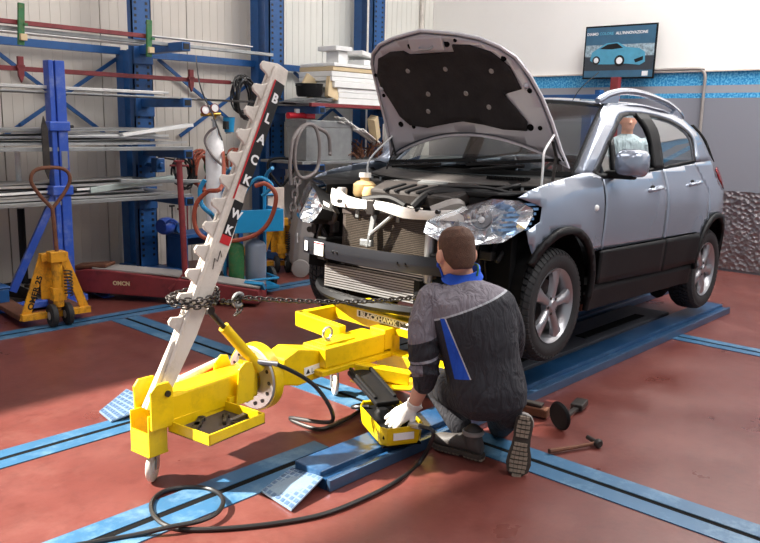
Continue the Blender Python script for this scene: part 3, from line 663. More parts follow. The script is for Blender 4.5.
# ---------------- cowl, wipers, engine bay
rows = [[K(lerp(-.05+.20*(j/8)**2, .10+.24*(j/8)**2, k), j/8*.74, lerp(.985, 1.035, k)+.02*(j/8)**2) for j in range(-8, 9)] for k in (0, .3, .6, 1)]
cw = MB().grid(rows).build('cowl_cover', mat('cowl_plastic', (74, 70, 68), .6, 0, .15, 12), car, smooth=True, solid=.01)
b = MB()
for k in range(14): b.cb(K(.09+.002*k+.02*(k/14), .30+k*.018, 1.03), (.07, .006, .02))
tag(b.build('cowl_louvres', M['vblack'], cw), kind='stuff')
MB().grid([[K(-.06+.20*(j/8)**2, j/8*.74, z) for j in range(-8, 9)] for z in (.55, .985)]).build('firewall', M['vblack'], car, smooth=True)
for p0, p1, p2 in ((K(.10, -.50, 1.06), K(.11, -.1, 1.09), K(.13, .02, 1.10)), (K(.08, .16, 1.07), K(.15, .50, 1.11), K(.22, .60, 1.13))):
    wp = MB().tube([p0, p1], .011, 6).build('wiper_arm', M['black'], car, smooth=True)
    MB().bar(p0+V(.06, .08, .03), p2+V(.06, -.1, .03), .015, .02).build('wiper_blade', M['black'], wp)
for side in (1, -1):
    # inner fender ledge with clutter
    vf = lambda u: side*(hw(u, 1.0)-.07)
    rows = [[K(u, vf(u)*k, z) for k, z in ((1.07, .985+.22*(u+.2)*.5), (.93, .955), (.87, .93), (.86, .6))] for u in (-.42, -.3, -.1, .1, .28)]
    MB().grid(rows).build('inner_fender', M['black'], car, solid=.006)
    MB().cyl(K(.02, side*.56, .86), K(.02, side*.55, .965), .085, .07, 18).build('strut_tower', M['darkst'], car, smooth=True, bevel=.006)
    for k in range(3):
        a = 2.1*k; MB().cyl(K(.02+.045*math.cos(a), side*.55+.045*math.sin(a), .96), K(.02+.045*math.cos(a), side*.55+.045*math.sin(a), .985), .009, n=6).build('strut_bolt', M['steel'], car)
    # chassis leg
    MB().bar(K(-.62, side*.44, .56), K(.1, side*.44, .52), .08, .12).build('chassis_leg', M['black'], car, bevel=.01)
# engine cover with ribs
ECM = Matrix.Translation((-.36, 0, .835)) @ Matrix.Rotation(-.26, 4, 'Y') @ Matrix.Translation((.30, 0, 0))
ec = MB().prism([(-.30, -.36), (-.27, .30), (-.06, .34), (-.03, -.02), (.0, -.36)], .085, ECM).build('engine_cover', M['grey'] if False else mat('engine_cover_plastic', (56, 51, 49), .5, 0, .15, 20), car, bevel=.018)
for k in range(5): MB().bar(ECM @ V(-.285, .16-k*.085, .088), ECM @ V(-.13, .12-k*.085, .088), .034, .014).build('cover_rib', M['black'], ec, bevel=.005)
MB().cb((-.07, -.05, .09), (.05, .20, .01), ECM).build('cover_badge', M['galv'], ec)
MB().box((-.34, -.38, .60), (-.05, .34, .85)).build('engine_block', M['darkst'], car, bevel=.02)
MB().cb(K(-.20, .53, .83), (.24, .19, .20)).cb(K(-.20, .53, .945), (.26, .21, .03)).build('battery', M['black'], car, bevel=.01)
b = MB().lathe([(0, 0), (.06, 0), (.075, .02), (.075, .08), (.05, .10), (.03, .105), (.03, .125), (0, .125)], K(-.24, -.44, .86), (0, 0, 1), 18)
b.lathe([(0, 0), (.05, 0), (.058, .03), (.045, .07), (.0, .075)], K(-.30, -.33, .86), (0, 0, 1), 16); tag(b.build('expansion_tank', mat('tan_tank_plastic', (208, 178, 128), .4, 0, .08, 10), car, smooth=True), 'tan plastic coolant tanks')
MB().lathe([(0, 0), (.04, 0), (.04, .03), (0, .03)], K(-.24, -.44, .985), (0, 0, 1), 14).build('tank_cap', M['bwhite'], car, smooth=True)
MB().lathe([(0, 0), (.034, 0), (.034, .06), (.026, .07), (0, .07)], K(-.42, -.47, .85), (0, 0, 1), 14).build('reservoir_cap', M['cyan'] if False else M['grey'], car, smooth=True)
for pts, r_, mm in (([K(-.40, .10, .84), K(-.33, .18, .93), K(-.2, .36, .95), K(-.05, .42, .93)], .028, 'hose'), ([K(-.48, .30, .83), K(-.38, .40, .88), K(-.30, .36, .80)], .038, 'grey'), ([K(-.46, -.25, .86), K(-.40, -.1, .88), K(-.38, .02, .84)], .022, 'hose'),
                    ([K(-.05, -.5, .93), K(-.1, -.3, .97), K(0, 0, .97), K(-.02, .4, .96)], .012, 'hose'), ([K(-.1, .45, .96), K(-.0, .56, 1.0), K(.08, .45, 1.0)], .014, 'hose'), ([K(-.40, -.34, .80), K(-.45, -.30, .70), K(-.45, .0, .70)], .02, 'darkst'), ([K(-.3, .2, .97), K(-.2, .45, .98), K(-.1, .6, .95)], .010, 'hose')):
    MB().tube(bez(pts, 6), r_, 8).build('engine_hose', M[mm], car, smooth=True)
# bent white crossmember over the radiator
pts = [K(-.47, -.50, .865), K(-.50, -.44, .86), K(-.55, -.34, .85), K(-.60, -.15, .845), K(-.61, .02, .85), K(-.61, .20, .825), K(-.60, .38, .825), K(-.57, .50, .835), K(-.50, .56, .83)]
hs_ = [.10, .10, .075, .055, .05, .06, .05, .06, .06]
rows = []
for p, hh in zip(bez(pts, 3), [lerp(hs_[i//3], hs_[min(8, i//3+1)], (i % 3)/3) for i in range(25)]):
    rows.append([p+V(.06, 0, -hh*.1), p+V(.05, 0, hh*.38), p+V(-.01, 0, hh*.5), p+V(-.02, 0, -.0), p+V(-.012, 0, -hh*.5), p+V(.03, 0, -hh*.45)])
cm_ = MB().grid(rows).build('radiator_crossmember', mat('bright_white_primer', (238, 234, 228), .4, 0, .03, 10), car, smooth=True, solid=.005)
for v in (-.30, .02, .30, .44): MB().cyl(K(-.625, v, .85), K(-.60, v, .85), .012, n=10).build('crossmember_hole', M['ink'], cm_)
# radiator and intercooler with fins
rad = MB().box((-.545, -.36, .46), (-.51, .33, .79)).build('radiator', M['mblock'], car)
b = MB()
for k in range(30):
    z = .475+k*.0103; b.box((-.552, -.34, z), (-.545, .31, z+.0045))
tag(b.build('radiator_fins', mat('radiator_fins', (112, 102, 92), .4, .6, .2, 30), rad), kind='stuff')
MB().box((-.56, -.375, .46), (-.50, -.345, .79)).build('radiator_tank', M['mblock'], rad, bevel=.006)
MB().cyl(K(-.56, .355, .44), K(-.56, .355, .73), .026, n=16).build('drier_bottle', M['alu'], car, smooth=True, bevel=.004)
MB().box((-.555, -.36, .775), (-.50, .33, .80)).build('radiator_top_rail', M['mblock'], rad)
for v in (-.2, .12): MB().box((-.565, -v-.012, .76), (-.555, -v+.012, .83)).build('radiator_bracket', M['galv'], rad)
ic = MB().box((-.60, -.31, .315), (-.56, .42, .455)).build('intercooler', M['mblock'], car)
for k in range(9):
    z = .32+k*.0148; MB().box((-.608, -.30, z), (-.60, .41, z+.0075)).build('cooler_bar', M['alu'], ic)
MB().box((-.615, -.345, .315), (-.55, -.30, .455)).build('cooler_tank', M['black'], ic, bevel=.006)
# black bumper beam
rows = []
for i in range(17):
    v = -.60+1.2*i/16; u = -.72+.30*abs(v)**2.0
    rows.append([K(u+.04, v, .60), K(u, v, .605), K(u-.008, v, .56), K(u-.008, v, .545), K(u, v, .505), K(u+.04, v, .505)])
bb = MB().grid(rows).build('bumper_beam', mat('black_beam_paint', (36, 37, 42), .35, .2, .1, 6), car, smooth=True, solid=.006)
def beampt(v, z): return K(-.735+.30*abs(v)**2, v, z)
for v0, v1, z0, z1, nm in ((-.565, -.525, .525, .585, 'bwhite'), (-.44, -.34, .515, .595, 'bwhite')):
    b = MB(); b.grid([[beampt(v, z) for v in (v0, (v0+v1)/2, v1)] for z in (z0, z1)]); sk = b.build('sticker', M['bwhite'], bb, solid=.002)
    if v1 > -.5: MB().grid([[beampt(v, z)+V(-.001, 0, 0) for v in (v0, (v0+v1)/2, v1)] for z in (z1-.012, z1-.004)]).build('sticker_band', M['label_red'], bb, solid=.002)
for v in (-.25, -.21, .25, .3): MB().cyl(beampt(v, .555)+V(-.001, 0, 0), beampt(v, .555)+V(.01, 0, 0), .007, n=8).build('beam_hole', M['ink'], bb)
# lower black crossbar
rows = []
for i in range(17):
    v = -.72+1.44*i/16; u = -.74+.38*abs(v/.72)**2.2
    rows.append([K(u+.09, v, .30), K(u, v, .31), K(u-.015, v, .285), K(u, v, .262), K(u+.09, v, .255)])
MB().grid(rows).build('lower_crossbar', M['black'], car, smooth=True, solid=.008)
# hood latch stay
lt = MB().bar(K(-.57, -.05, .83), K(-.60, -.06, .60), .035, .02).bar(K(-.58, .10, .80), K(-.62, -.03, .68), .03, .02).bar(K(-.62, -.03, .68), K(-.62, -.05, .60), .035, .02).build('latch_stay', M['galv'], car, bevel=.005)
MB().cb(K(-.60, -.04, .835), (.06, .06, .09)).build('hood_latch', M['darkst'], car, bevel=.008)
MB().cb(K(-.62, -.06, .625), (.03, .09, .04)).build('stay_foot', M['galv'], lt, bevel=.006)
MB().lathe([(0, 0), (.045, 0), (.05, .015), (.03, .03), (0, .03)], K(-.54, -.43, .74), (-1, 0, 0), 18).build('horn', M['darkst'], car, smooth=True)
# wiring clutter in the corner cavities
rnd = random.Random(3)
for side in (1, -1):
    MB().box((-.36, -side*.62-.14, .42), (-.30, -side*.62+.14, .80)).build('front_support', M['vblack'], car)
    for k in range(7):
        p = K(-.40+rnd.uniform(-.06, .05), side*rnd.uniform(.46, .74), rnd.uniform(.68, .78)); q = K(-.36+rnd.uniform(-.06, .05), side*rnd.uniform(.46, .74), rnd.uniform(.40, .6))
        MB().tube(bez([p, (p+q)/2+V(rnd.uniform(-.06, .06), rnd.uniform(-.06, .06), 0), q], 5), rnd.choice((.006, .009, .014)), 6).build('wire_loom', M['hose'], car, smooth=True)
    for k in range(4):
        MB().cb(K(-.40, side*rnd.uniform(.48, .72), rnd.uniform(.45, .72)), (.05, rnd.uniform(.04, .08), rnd.uniform(.04, .08))).build('bracket', M['darkst'], car, bevel=.006)
# headlamps
for side in (1, -1):
    P3 = [(-.66, .40, .80), (-.70, .41, .74), (-.67, .50, .70), (-.58, .66, .69), (-.50, .79, .715), (-.38, .855, .79), (-.33, .865, .86), (-.32, .855, .895), (-.38, .80, .935), (-.48, .70, .94), (-.56, .56, .885)]
    lp_ = [K(a, side*b_, c) for a, b_, c in P3]
    cen = sum(lp_, V(0, 0, 0))/len(lp_); outw = V(-.75, -side*.5, .28).normalized()
    rows = [[p-outw*.14+(cen-p)*.25 for p in lp_+lp_[:1]], [p for p in lp_+lp_[:1]]]
    hl_ = MB().grid(rows).build('headlamp', M['black'], car, smooth=True)
    rows = []
    for k in range(6):
        t = k/5; rows.append([p.lerp(cen, t)+outw*(.05*math.sin(PI/2*t)+.004) for p in lp_+lp_[:1]])
    MB().grid(rows).build('lens', M['lens'], hl_, smooth=True)
    # reflector pan
    rows = []
    for k in range(5):
        t = k/4; rw = []
        for i_ in range(len(lp_)):
            for h_ in (0, .5):
                p = lp_[i_].lerp(lp_[(i_+1) % len(lp_)], h_); jt_ = 0 if k in (0, 4) else .018
                rw.append(p.lerp(cen, t)-outw*(.07*math.sin(PI/2*t)+.006+rnd.uniform(-jt_, jt_))+V(rnd.uniform(-jt_, jt_), rnd.uniform(-jt_, jt_), rnd.uniform(-jt_, jt_))*.7)
        rows.append(rw+rw[:1])
    MB().grid(rows).build('reflector', mat('headlamp_reflector', (240, 242, 246), .16, .85, .12, 30, .3, 30) if side > 0 else bpy.data.materials['headlamp_reflector'], hl_)
    for (a, b_, c, r_) in ((-.60, .50, .785, .062), (-.50, .65, .83, .058)):
        c0 = K(a, side*b_, c)-outw*.055
        MB().lathe([(.0, 0), (r_*.35, .0), (r_*.8, .02), (r_, .045), (r_*1.05, .045), (r_*.9, .0)], c0, outw, 20).build('bowl', M['chrome'], hl_, smooth=True)
        MB().ball(c0+outw*.022, r_*.32, 10).build('bulb', M['bwhite'], hl_, smooth=True)
    for k in range(6):
        zz = .775+.026*k
        MB().bar(K(-.46+.015*k, side*.74, zz)-outw*.0, K(-.31+.02*k, side*(.825), zz+.015)-outw*.02, .03, .014).build('lamp_rib', mat('lamp_rib_blue', (130, 172, 216), .15, .5) if side > 0 and k == 0 else bpy.data.materials['lamp_rib_blue'], hl_)
# far-side fog of plastic behind the far lamp
MB().tube(bez([K(-.4, -.78, .62), K(-.2, -.80, .60), K(-.1, -.78, .5)], 5), .02).build('washer_hose', M['hose'], car, smooth=True)
MB().tube(bez([wsurf(1, 5)+V(.05, 0, .01), wsurf(1, 5)+V(.12, -.02, .10), wsurf(1, 5)+V(.3, -.05, .22)], 4), .003, 5).build('aerial', M['black'], car)
# ================================================================ yellow frame straightener (portable puller)
def chamfer_box(b, p, q, w, h): return b.bar(p, q, w, h)
pl = thing('frame_puller', 'yellow portable frame puller with a cream toothed mast, in front of the damaged car', 'frame puller', (0, 0, 0))
Y = M['yellow']
# arm runs from mast foot A to the pivot disc D and on to the clamp frame
A = V(1.72, 2.90, .32); D = V(2.30, 2.95, .33); E_ = V(3.02, 2.95, .36)
ad = (D-A).normalized(); an = V(-ad.y, ad.x, 0).normalized()
MB().bar(A+ad*.02, D-ad*.03, .13, .15).build('main_arm', Y, pl, bevel=.012)
# mast foot: two cheek plates
for s in (1, -1):
    Mx = basis(V(1, .05, 0).normalized(), (0, 0, 1), (.05, -1, 0), A+an*(s*.085))
    MB().prism([(-.04, .0-.06), (.07, -.06), (.075, .10), (.055, .13), (-.02, .13), (-.045, .10)] if s > 0 else [(-.08, .0-.05), (.03, -.05), (.03, .12), (.01, .15), (-.05, .15), (-.08, .12)], .014, Mx, -.007).build('cheek_plate', Y, pl, bevel=.003)
    MB().cyl(A+an*(s*.10)+V(0, 0, .10), A+an*(s*.08)+V(0, 0, .10), .014, n=10).build('pivot_bolt', M['darkst'], pl)
# caster fork box under the foot
b = MB(); fo = A+V(-.03, -.0, -.02)
for s in (1, -1): b.box((-.05, s*.062-.005, -.155), (.045, s*.062+.005, .03), Matrix.Translation(fo) @ Matrix.Rotation(math.atan2(ad.y, ad.x), 4, 'Z'))
b.box((-.05, -.062, -.155), (-.042, .062, -.05), Matrix.Translation(fo) @ Matrix.Rotation(math.atan2(ad.y, ad.x), 4, 'Z')).box((-.052, -.066, -.158), (.05, .066, -.148), Matrix.Translation(fo) @ Matrix.Rotation(math.atan2(ad.y, ad.x), 4, 'Z'))
b.build('foot_box', Y, pl, bevel=.003)
def caster(c, r, h, yaw, parent, wcol='white_metal'):
    """c: ground point"""
    c = Vector(c); d = V(math.cos(yaw), math.sin(yaw), 0); sd = V(-d.y, d.x, 0)
    k = MB().lathe([(.0, -.016), (r*.45, -.016), (r*.5, -.010), (r*.85, -.013), (r*.97, -.008), (r, 0), (r*.97, .008), (r*.85, .013), (r*.5, .010), (r*.45, .016), (0, .016)], c+V(0, 0, r), sd, 24).build('caster_wheel', M[wcol], parent, smooth=True)
    MB().cyl(c+V(0, 0, r)-sd*.024, c+V(0, 0, r)+sd*.024, .008, n=8).build('axle', M['steel'], k)
    b = MB()
    for s in (1, -1): b.bar(c+V(0, 0, r*.8)+sd*(s*.021), c+V(0, 0, h-.01)+sd*(s*.021)+d*r*.35, .004, .04, up=d)
    b.cb(c+d*r*.35+V(0, 0, h-.006), (.06, .06, .01)); b.build('caster_fork', M['galv'], k)
    return k
caster((1.70, 2.90, 0), .070, .148, .70, pl)
caster((3.05, 3.15, 0), .062, .17, 1.0, pl)
MB().cyl((3.07, 3.16, .16), (3.07, 3.16, .30), .03).build('caster_stem', Y, pl)
# mast: toothed plate profile in its own plane
mo_ = A+V(-.035, 0, .02); mt = V(2.375, 2.90, 1.835)
md = (mt-mo_); ML = md.length; md.normalize(); mn = V(0, -1, 0); ms = md.cross(mn).normalized()      # ms: across the mast
if ms.x > 0: ms = -ms                # towards the teeth (left)
prof = [(.0, -.045), (ML*.22, -.085), (ML*.48, -.095), (ML*.62, -.080), (ML-.05, -.085), (ML, -.075), (ML, -.01)]      # back edge
teeth = []
nt_ = 12; t0_ = .30; st = (ML-.02-t0_)/nt_
for i in range(nt_)[::-1]:
    a = t0_+i*st
    teeth += [(a+st*.97, .052), (a+st*.92, .070), (a+st*.72, .076), (a+st*.60, .066), (a+st*.52, .030), (a+st*.42, .012), (a+st*.22, .008), (a+st*.06, .026)]
teeth += [(t0_-.005, .03), (t0_-.03, .03), (.0, .035)]
MM = basis(md, ms, md.cross(ms), mo_)
mast = MB().prism(prof+teeth, .016, MM, .030).build('mast', M['white_metal'], pl, bevel=.003)
MB().prism(prof+[(ML-.02, .012), (.3, .012), (.0, .035)], .016, MM, .004).build('mast_rear_plate', M['white_metal'], pl, bevel=.003)
fz = 1 if (MM.to_3x3() @ V(0, 0, 1)).y < 0 else -1
MB().box((.0, -.045, .01), (ML-.01, -.033, .035), MM).box((.10, -.002, .01), (ML-.02, .006, .035), MM).build('mast_web', M['white_metal'], pl)
MB().box((.0, -.006, fz*.046 if fz > 0 else -.058), (ML-.02, .014, .058 if fz > 0 else -.046), MM).build('mast_channel', M['white_metal'], mast, bevel=.006)
zf_ = fz*.063
def mlabel(nm, x0, x1, y0, y1, m, dz=0):
    a, b_ = sorted((zf_+fz*dz, zf_+fz*(dz+.0012))); return MB().box((x0, y0, a), (x1, y1, b_), MM).build(nm, M[m], mast)
# label strip stands on the wide plate
def lab(nm, x0, x1, y0, y1, m, z=.0465): 
    a, b_ = sorted((fz*z, fz*(z+.0012))); return MB().box((x0, y0, a), (x1, y1, b_), MM).build(nm, M[m], mast)
lab('black_label', ML*.645, ML*.955, -.082, -.026, 'ink', .0475)
lab('black_label', ML*.50, ML*.60, -.084, -.030, 'ink', .0475)
lab('red_label', ML*.475, ML*.50, -.085, -.030, 'label_red', .0475)
lab('red_stripe', ML*.60, ML*.955, -.026, -.018, 'label_red', .0485)
# lettering reads down the mast, each letter upright across it
lx = (-ms if ms.x < 0 else ms); 
def letter(ch, along, size, col='bwhite'):
    c = mo_+md*along+ms*(-.038)+mn*.0495
    Mx = basis(lx, md, lx.cross(md), c)
    if Mx.to_3x3().determinant() < 0 or (Mx.to_3x3() @ V(0, 0, 1)).y > 0: Mx = basis(lx, md, mn, c)
    text('lettering', ch, size, M[col], mast, Mx, font_bold=.002)
for i, ch in enumerate('BLACK'): letter(ch, ML*(.895-.061*i), .060)
for i, ch in enumerate('WK'): letter(ch, ML*(.553-.048*i), .055)
MB().tube([mo_+md*(ML*.40)-ms*.045+mn*.048, mo_+md*(ML*.43)-ms*.035+mn*.048, mo_+md*(ML*.425)-ms*.055+mn*.048, mo_+md*(ML*.455)-ms*.05+mn*.048, mo_+md*(ML*.44)-ms*.07+mn*.048], .0016, 5).build('hawk_mark', M['ink'], mast)
# ram
r0 = V(2.27, 2.86, .40); r1 = V(2.03, 2.90, .70)
rm = MB().cyl(r0, r0.lerp(r1, .78), .026).build('ram_cylinder', M['yellow'], pl, smooth=True)
MB().cyl(r0.lerp(r1, .78), r1+(r1-r0).normalized()*.05, .014).build('ram_rod', M['darkst'], rm, smooth=True)
MB().lathe([(0, -.02), (.02, -.02), (.024, 0), (.02, .02), (0, .02)], r1+(r1-r0).normalized()*.03, (0, 1, 0), 14).build('ram_eye', M['darkst'], rm, smooth=True)
for s in (1, -1):
    MB().prism([(-.06, -.10), (.05, -.10), (.06, .04), (.04, .09), (.0, .10), (-.04, .07)], .012, basis(ad, (0, 0, 1), V(ad.y, -ad.x, 0), V(2.16, 2.93, .36)+an*(s*.085)), -.006).build('ram_bracket', Y, pl, bevel=.003)
# pivot disc
MB().lathe([(.0, -.02), (.155, -.02), (.160, -.014), (.160, .014), (.155, .02), (.0, .02)], D, ad, 48).build('pivot_disc', M['alu'], pl, smooth=True)
b = MB().lathe([(.158, -.03), (.168, -.03), (.168, .022), (.158, .022)], D+ad*.02, ad, 48, closed=True); b.build('disc_ring', Y, pl, smooth=True)
u_ = an; v_ = V(0, 0, 1)
for k in range(14):
    a = 2*PI*k/14; p = D+(u_*math.cos(a)+v_*math.sin(a))*.128
    MB().cyl(p-ad*.021, p-ad*.0225, .010, n=10).build('disc_hole', M['ink'], pl)
MB().lathe([(0, -.06), (.05, -.06), (.05, -.02), (.07, -.02), (0, .0)], D, ad, 20).build('disc_hub', Y, pl, smooth=True)
MB().cyl(D+ad*.02, D+ad*.10, .055).build('pivot_neck', Y, pl, smooth=True)
MB().bar(D+ad*.06+V(0, 0, -.02), D+ad*.20, .10, .10).build('neck_block', Y, pl, bevel=.012)
# body right of the disc: tapered nose and box beam
n0 = D+ad*.12
Mx = basis(ad, (0, 0, 1), V(ad.y, -ad.x, 0), n0+V(0, 0, -.33-ad.z*.12))
MB().prism([(.0, .27), (.12, .235), (.36, .235), (.40, .27), (.40, .36), (.34, .375), (.12, .43), (.02, .40)], .15, Mx, -.075).build('nose_housing', Y, pl, bevel=.008)
pb = n0+V(.34, .0, .0)
MB().box((2.70, 2.86, .30), (3.16, 3.04, .41)).build('box_beam', Y, pl, bevel=.008)
MB().box((2.66, 2.84, .27), (3.2, 3.06, .30)).build('beam_base_plate', Y, pl, bevel=.004)
MB().box((3.16, 2.86, .31), (3.25, 2.98, .43)).build('stop_block', Y, pl, bevel=.006)
MB().box((2.74, 2.90, .41), (2.96, 3.0, .42)).build('top_plate', Y, pl, bevel=.003)
MB().tube([V(2.80+.032*math.cos(a), 2.95, .46+.032*math.sin(a)) for a in [2*PI*i/20 for i in range(20)]], .008, 8, closed=True).cyl(V(2.80, 2.95, .415), V(2.80, 2.95, .43), .014).build('lifting_eye', M['steel'], pl, smooth=True)
wl_ = MB().box((2.50, 2.846, .325), (2.64, 2.8525, .375)); 
nz = n0+ad*.16-an*.0765
Wm = basis(ad, (0, 0, 1), V(ad.y, -ad.x, 0), nz+V(0, 0, -.035))
MB().box((0, -.022, -.0005), (.145, .024, .002), Wm).build('warning_label', M['bwhite'], pl)
MB().prism([(.012, -.012), (.042, -.012), (.027, .014)], .001, Wm, .0022).build('warning_triangle', M['ink'], pl)
MB().box((.055, -.014, .002), (.125, -.011, .003), Wm).box((.055, -.014, .002), (.058, .012, .003), Wm).box((.122, -.014, .002), (.125, .012, .003), Wm).build('warning_lines', M['ink'], pl)
# open tube frame towards the car
F0 = V(3.02, 3.44, .41); F1 = V(3.62, 3.40, .41); F2 = V(3.62, 2.55, .41); F3 = V(3.14, 2.60, .41)
MB().bar(F0, F1, .05, .09).build('frame_tube', Y, pl, bevel=.006)
MB().bar(F0+V(.02, .02, 0), V(2.98, 3.02, .41), .05, .09).build('frame_tube', Y, pl, bevel=.006)
MB().bar(V(3.60, 3.40, .41), V(3.60, 2.60, .41), .05, .09).build('frame_tube', Y, pl, bevel=.006)
db = MB().bar(V(3.31, 3.38, .435), V(3.25, 2.42, .435), .07, .10).build('cross_tube', Y, pl, bevel=.006)
dd = (V(3.25, 2.42, .41)-V(3.31, 3.38, .41)).normalized(); dn = V(-abs(dd.y), dd.x*-1, 0).normalized()
Db = basis(dd, (0, 0, 1), dd.cross(V(0, 0, 1)), V(3.31, 3.38, .435)+dd.cross(V(0, 0, 1))*.036)
MB().box((.20, .0, -.0005), (.66, .042, .0015), Db).build('maker_label', M['bwhite'], pl)
MB().box((.215, .006, .0015), (.56, .037, .0025), Db).build('maker_label_field', M['ink'], pl)
text('lettering', 'BLACKHAWK', .040, M['bwhite'], pl, Db @ Matrix.Translation((.232, .0075, .0028)), font_bold=.0016, sx=1.25)
MB().prism([(.57, .008), (.62, .008), (.645, .035), (.615, .026), (.60, .036), (.59, .024), (.565, .034)], .0012, Db, .0018).build('maker_emblem', M['ink'], pl)
# lower clamp arm with triangular foot
MB().bar(V(2.92, 2.86, .26), V(3.1, 2.62, .22), .07, .07).build('foot_arm', Y, pl, bevel=.006)
MB().prism([(2.92, 2.90), (3.14, 2.80), (3.22, 2.62), (3.04, 2.56), (2.90, 2.72)], .012, None, .175).build('foot_plate', Y, pl, bevel=.003)
MB().box((3.2, 2.36, .20), (3.3, 2.96, .29)).build('lower_tube', Y, pl, bevel=.008)
MB().bar(V(3.25, 2.90, .22), V(3.25, 2.90, .40), .08, .08).build('upright_block', Y, pl, bevel=.006)
# tray hung on the arm
tr = thing('tool_tray', None, None); tr.parent = pl; tr.location = (1.93, 2.73, .235); tr.rotation_euler = (0, 0, math.atan2(ad.y, ad.x)+.04)
MB().box((-.17, -.13, 0), (.16, .13, .006)).build('tray_floor', M['mblock'], tr)
for a, b_ in (((-.17, -.13, 0), (.16, -.122, .05)), ((-.17, .122, 0), (.16, .13, .05)), ((-.17, -.13, 0), (-.162, .13, .05)), ((.152, -.13, 0), (.16, .13, .05))): MB().box(a, b_).build('tray_side', Y, tr, bevel=.002)
rnd = random.Random(5)
CL = ['leftmost', 'second from the left', 'middle', 'fourth from the left', 'rightmost']
for k in range(5):
    x_ = -.11+.055*k; y_ = rnd.uniform(-.08, .08); a_ = rnd.uniform(0, PI)
    p = V(1.93, 2.73, .2505)+V(x_, y_, 0); d = V(math.cos(a_*.3), math.sin(a_*.3), 0)*.05
    o = MB().bar(p-d, p+d, rnd.uniform(.015, .03), .018).cyl(p+d-V(0, 0, .009), p+d+V(0, 0, .009), .02, n=6).build('clamp_piece', M['darkst'], bevel=.003)
    tag(o, 'dark oily clamp piece, %s in the yellow hanging tray' % CL[k], 'clamp', 'oily clamp pieces in the hanging tray')
# orange tray behind the arm with a white bar
ot = thing('parts_tray', 'shallow orange tray behind the yellow arm holding a cream bar', 'tray', (2.07, 3.10, .30), .12)
MB().box((-.19, -.07, 0), (.17, .07, .005)).build('tray_floor', M['orange'], ot)
for a, b_ in (((-.19, -.07, 0), (.17, -.065, .055)), ((-.19, .065, 0), (.17, .07, .055)), ((-.19, -.07, 0), (-.185, .07, .055)), ((.165, -.07, 0), (.17, .07, .055))): MB().box(a, b_).build('tray_side', M['orange'], ot)
MB().box((-.02, -.25, -.03), (.02, .05, -.0)).build('tray_bracket', M['yellow'], ot)
t = MB().cyl((1.93, 3.03, .375), (2.20, 3.10, .40), .022, .016).lathe([(0, 0), (.03, 0), (.03, .03), (0, .03)], (1.93, 3.03, .375), (-1, -.2, 0), 14).build('support_bar', M['white_metal'], smooth=True)
tag(t, 'cream round bar lying across the orange tray', 'bar')
t = MB().lathe([(0, 0), (.028, 0), (.028, .02), (.016, .022), (.016, .04), (0, .04)], (2.0, 3.1, .306), (0, 0, 1), 12).build('spare_fitting', M['darkst'], smooth=True); tag(t, 'small dark round fitting in the orange tray', 'fitting')
# ---------------------------------------------------------------- pull chain, wrapped round the mast and run to the car
wx = mo_+md*((.80-mo_.z)/md.z)
cen = wx+ms*-.035
loop = []
for k in range(15):
    a = 2*PI*k/15+1.2; loop.append(cen+V(math.cos(a)*.115, math.sin(a)*.085, .02*math.sin(a)+.012*k/15))
cpts = bez(loop[::-1]+[cen+V(.15, .02, -.03)], 6)
far_end = at(440, 295, 'x', 3.22)
knot = cen+V(.24, .0, -.025)
line = []
for k in range(41):
    t_ = k/40; line.append(knot.lerp(far_end, t_)+V(0, 0, -.03*math.sin(PI*t_)))
ch = thing('pull_chain', 'oily black link chain wrapped round the cream mast and pulled to the car front', 'chain', tuple(cen))
ch.location = (0, 0, 0)
LK = MB().tube([V(x_, y_, 0) for x_, y_ in [(.017, 0), (.015, .008), (.006, .0105), (-.006, .0105), (-.015, .008), (-.017, 0), (-.015, -.008), (-.006, -.0105), (.006, -.0105), (.015, -.008)]], .0042, 5, closed=True).mesh('chain_link', M['darkst'])
for p_ in LK.polygons: p_.use_smooth = True
def chain(path, parent, me=LK, pitch=.0255, name='chain_link'):
    P = [Vector(p) for p in path]; L = [0]
    for a, b_ in zip(P, P[1:]): L.append(L[-1]+(b_-a).length)
    n = int(L[-1]/pitch); out = []
    for i in range(n):
        t_ = (i+.5)*pitch; k = 0
        while k < len(L)-2 and L[k+1] < t_: k += 1
        p = P[k].lerp(P[k+1], (t_-L[k])/(L[k+1]-L[k]+1e-9)); d = (P[k+1]-P[k]).normalized()
        u = V(0, 0, 1)-d*d.z; u = u.normalized() if u.length > .1 else V(1, 0, 0); s_ = d.cross(u)
        if i % 2: u, s_ = s_, -u
        r_ = math.radians(18); u2 = u*math.cos(r_)+s_*math.sin(r_); s2 = d.cross(u2)
        inst(name, me, parent, basis(d, u2, s2, p))
chain(cpts, ch); chain([p+V(.0, .0, .028) for p in cpts[6:60]], ch)
chain(bez([cen+V(.10, -.07, -.01), cen+V(.17, -.04, -.03), knot], 6)+line[1:], ch)
chain(bez([knot, knot+V(.01, -.01, -.05), knot+V(-.03, -.02, -.08)], 5), ch)
MB().tube([knot+V(.03*math.cos(a), -.01, .03*math.sin(a)-.01) for a in [PI*.2+1.5*PI*i/12 for i in range(13)]], .009, 8).build('grab_hook', M['galv'], ch, smooth=True)
# ---------------------------------------------------------------- foot pump with hoses
pm = thing('foot_pump', 'yellow hydraulic foot pump with a black pedal under the gloved hand', 'foot pump', (2.72, 2.42, .077), math.radians(62)); pm.scale = (1.28, 1.28, 1.15)
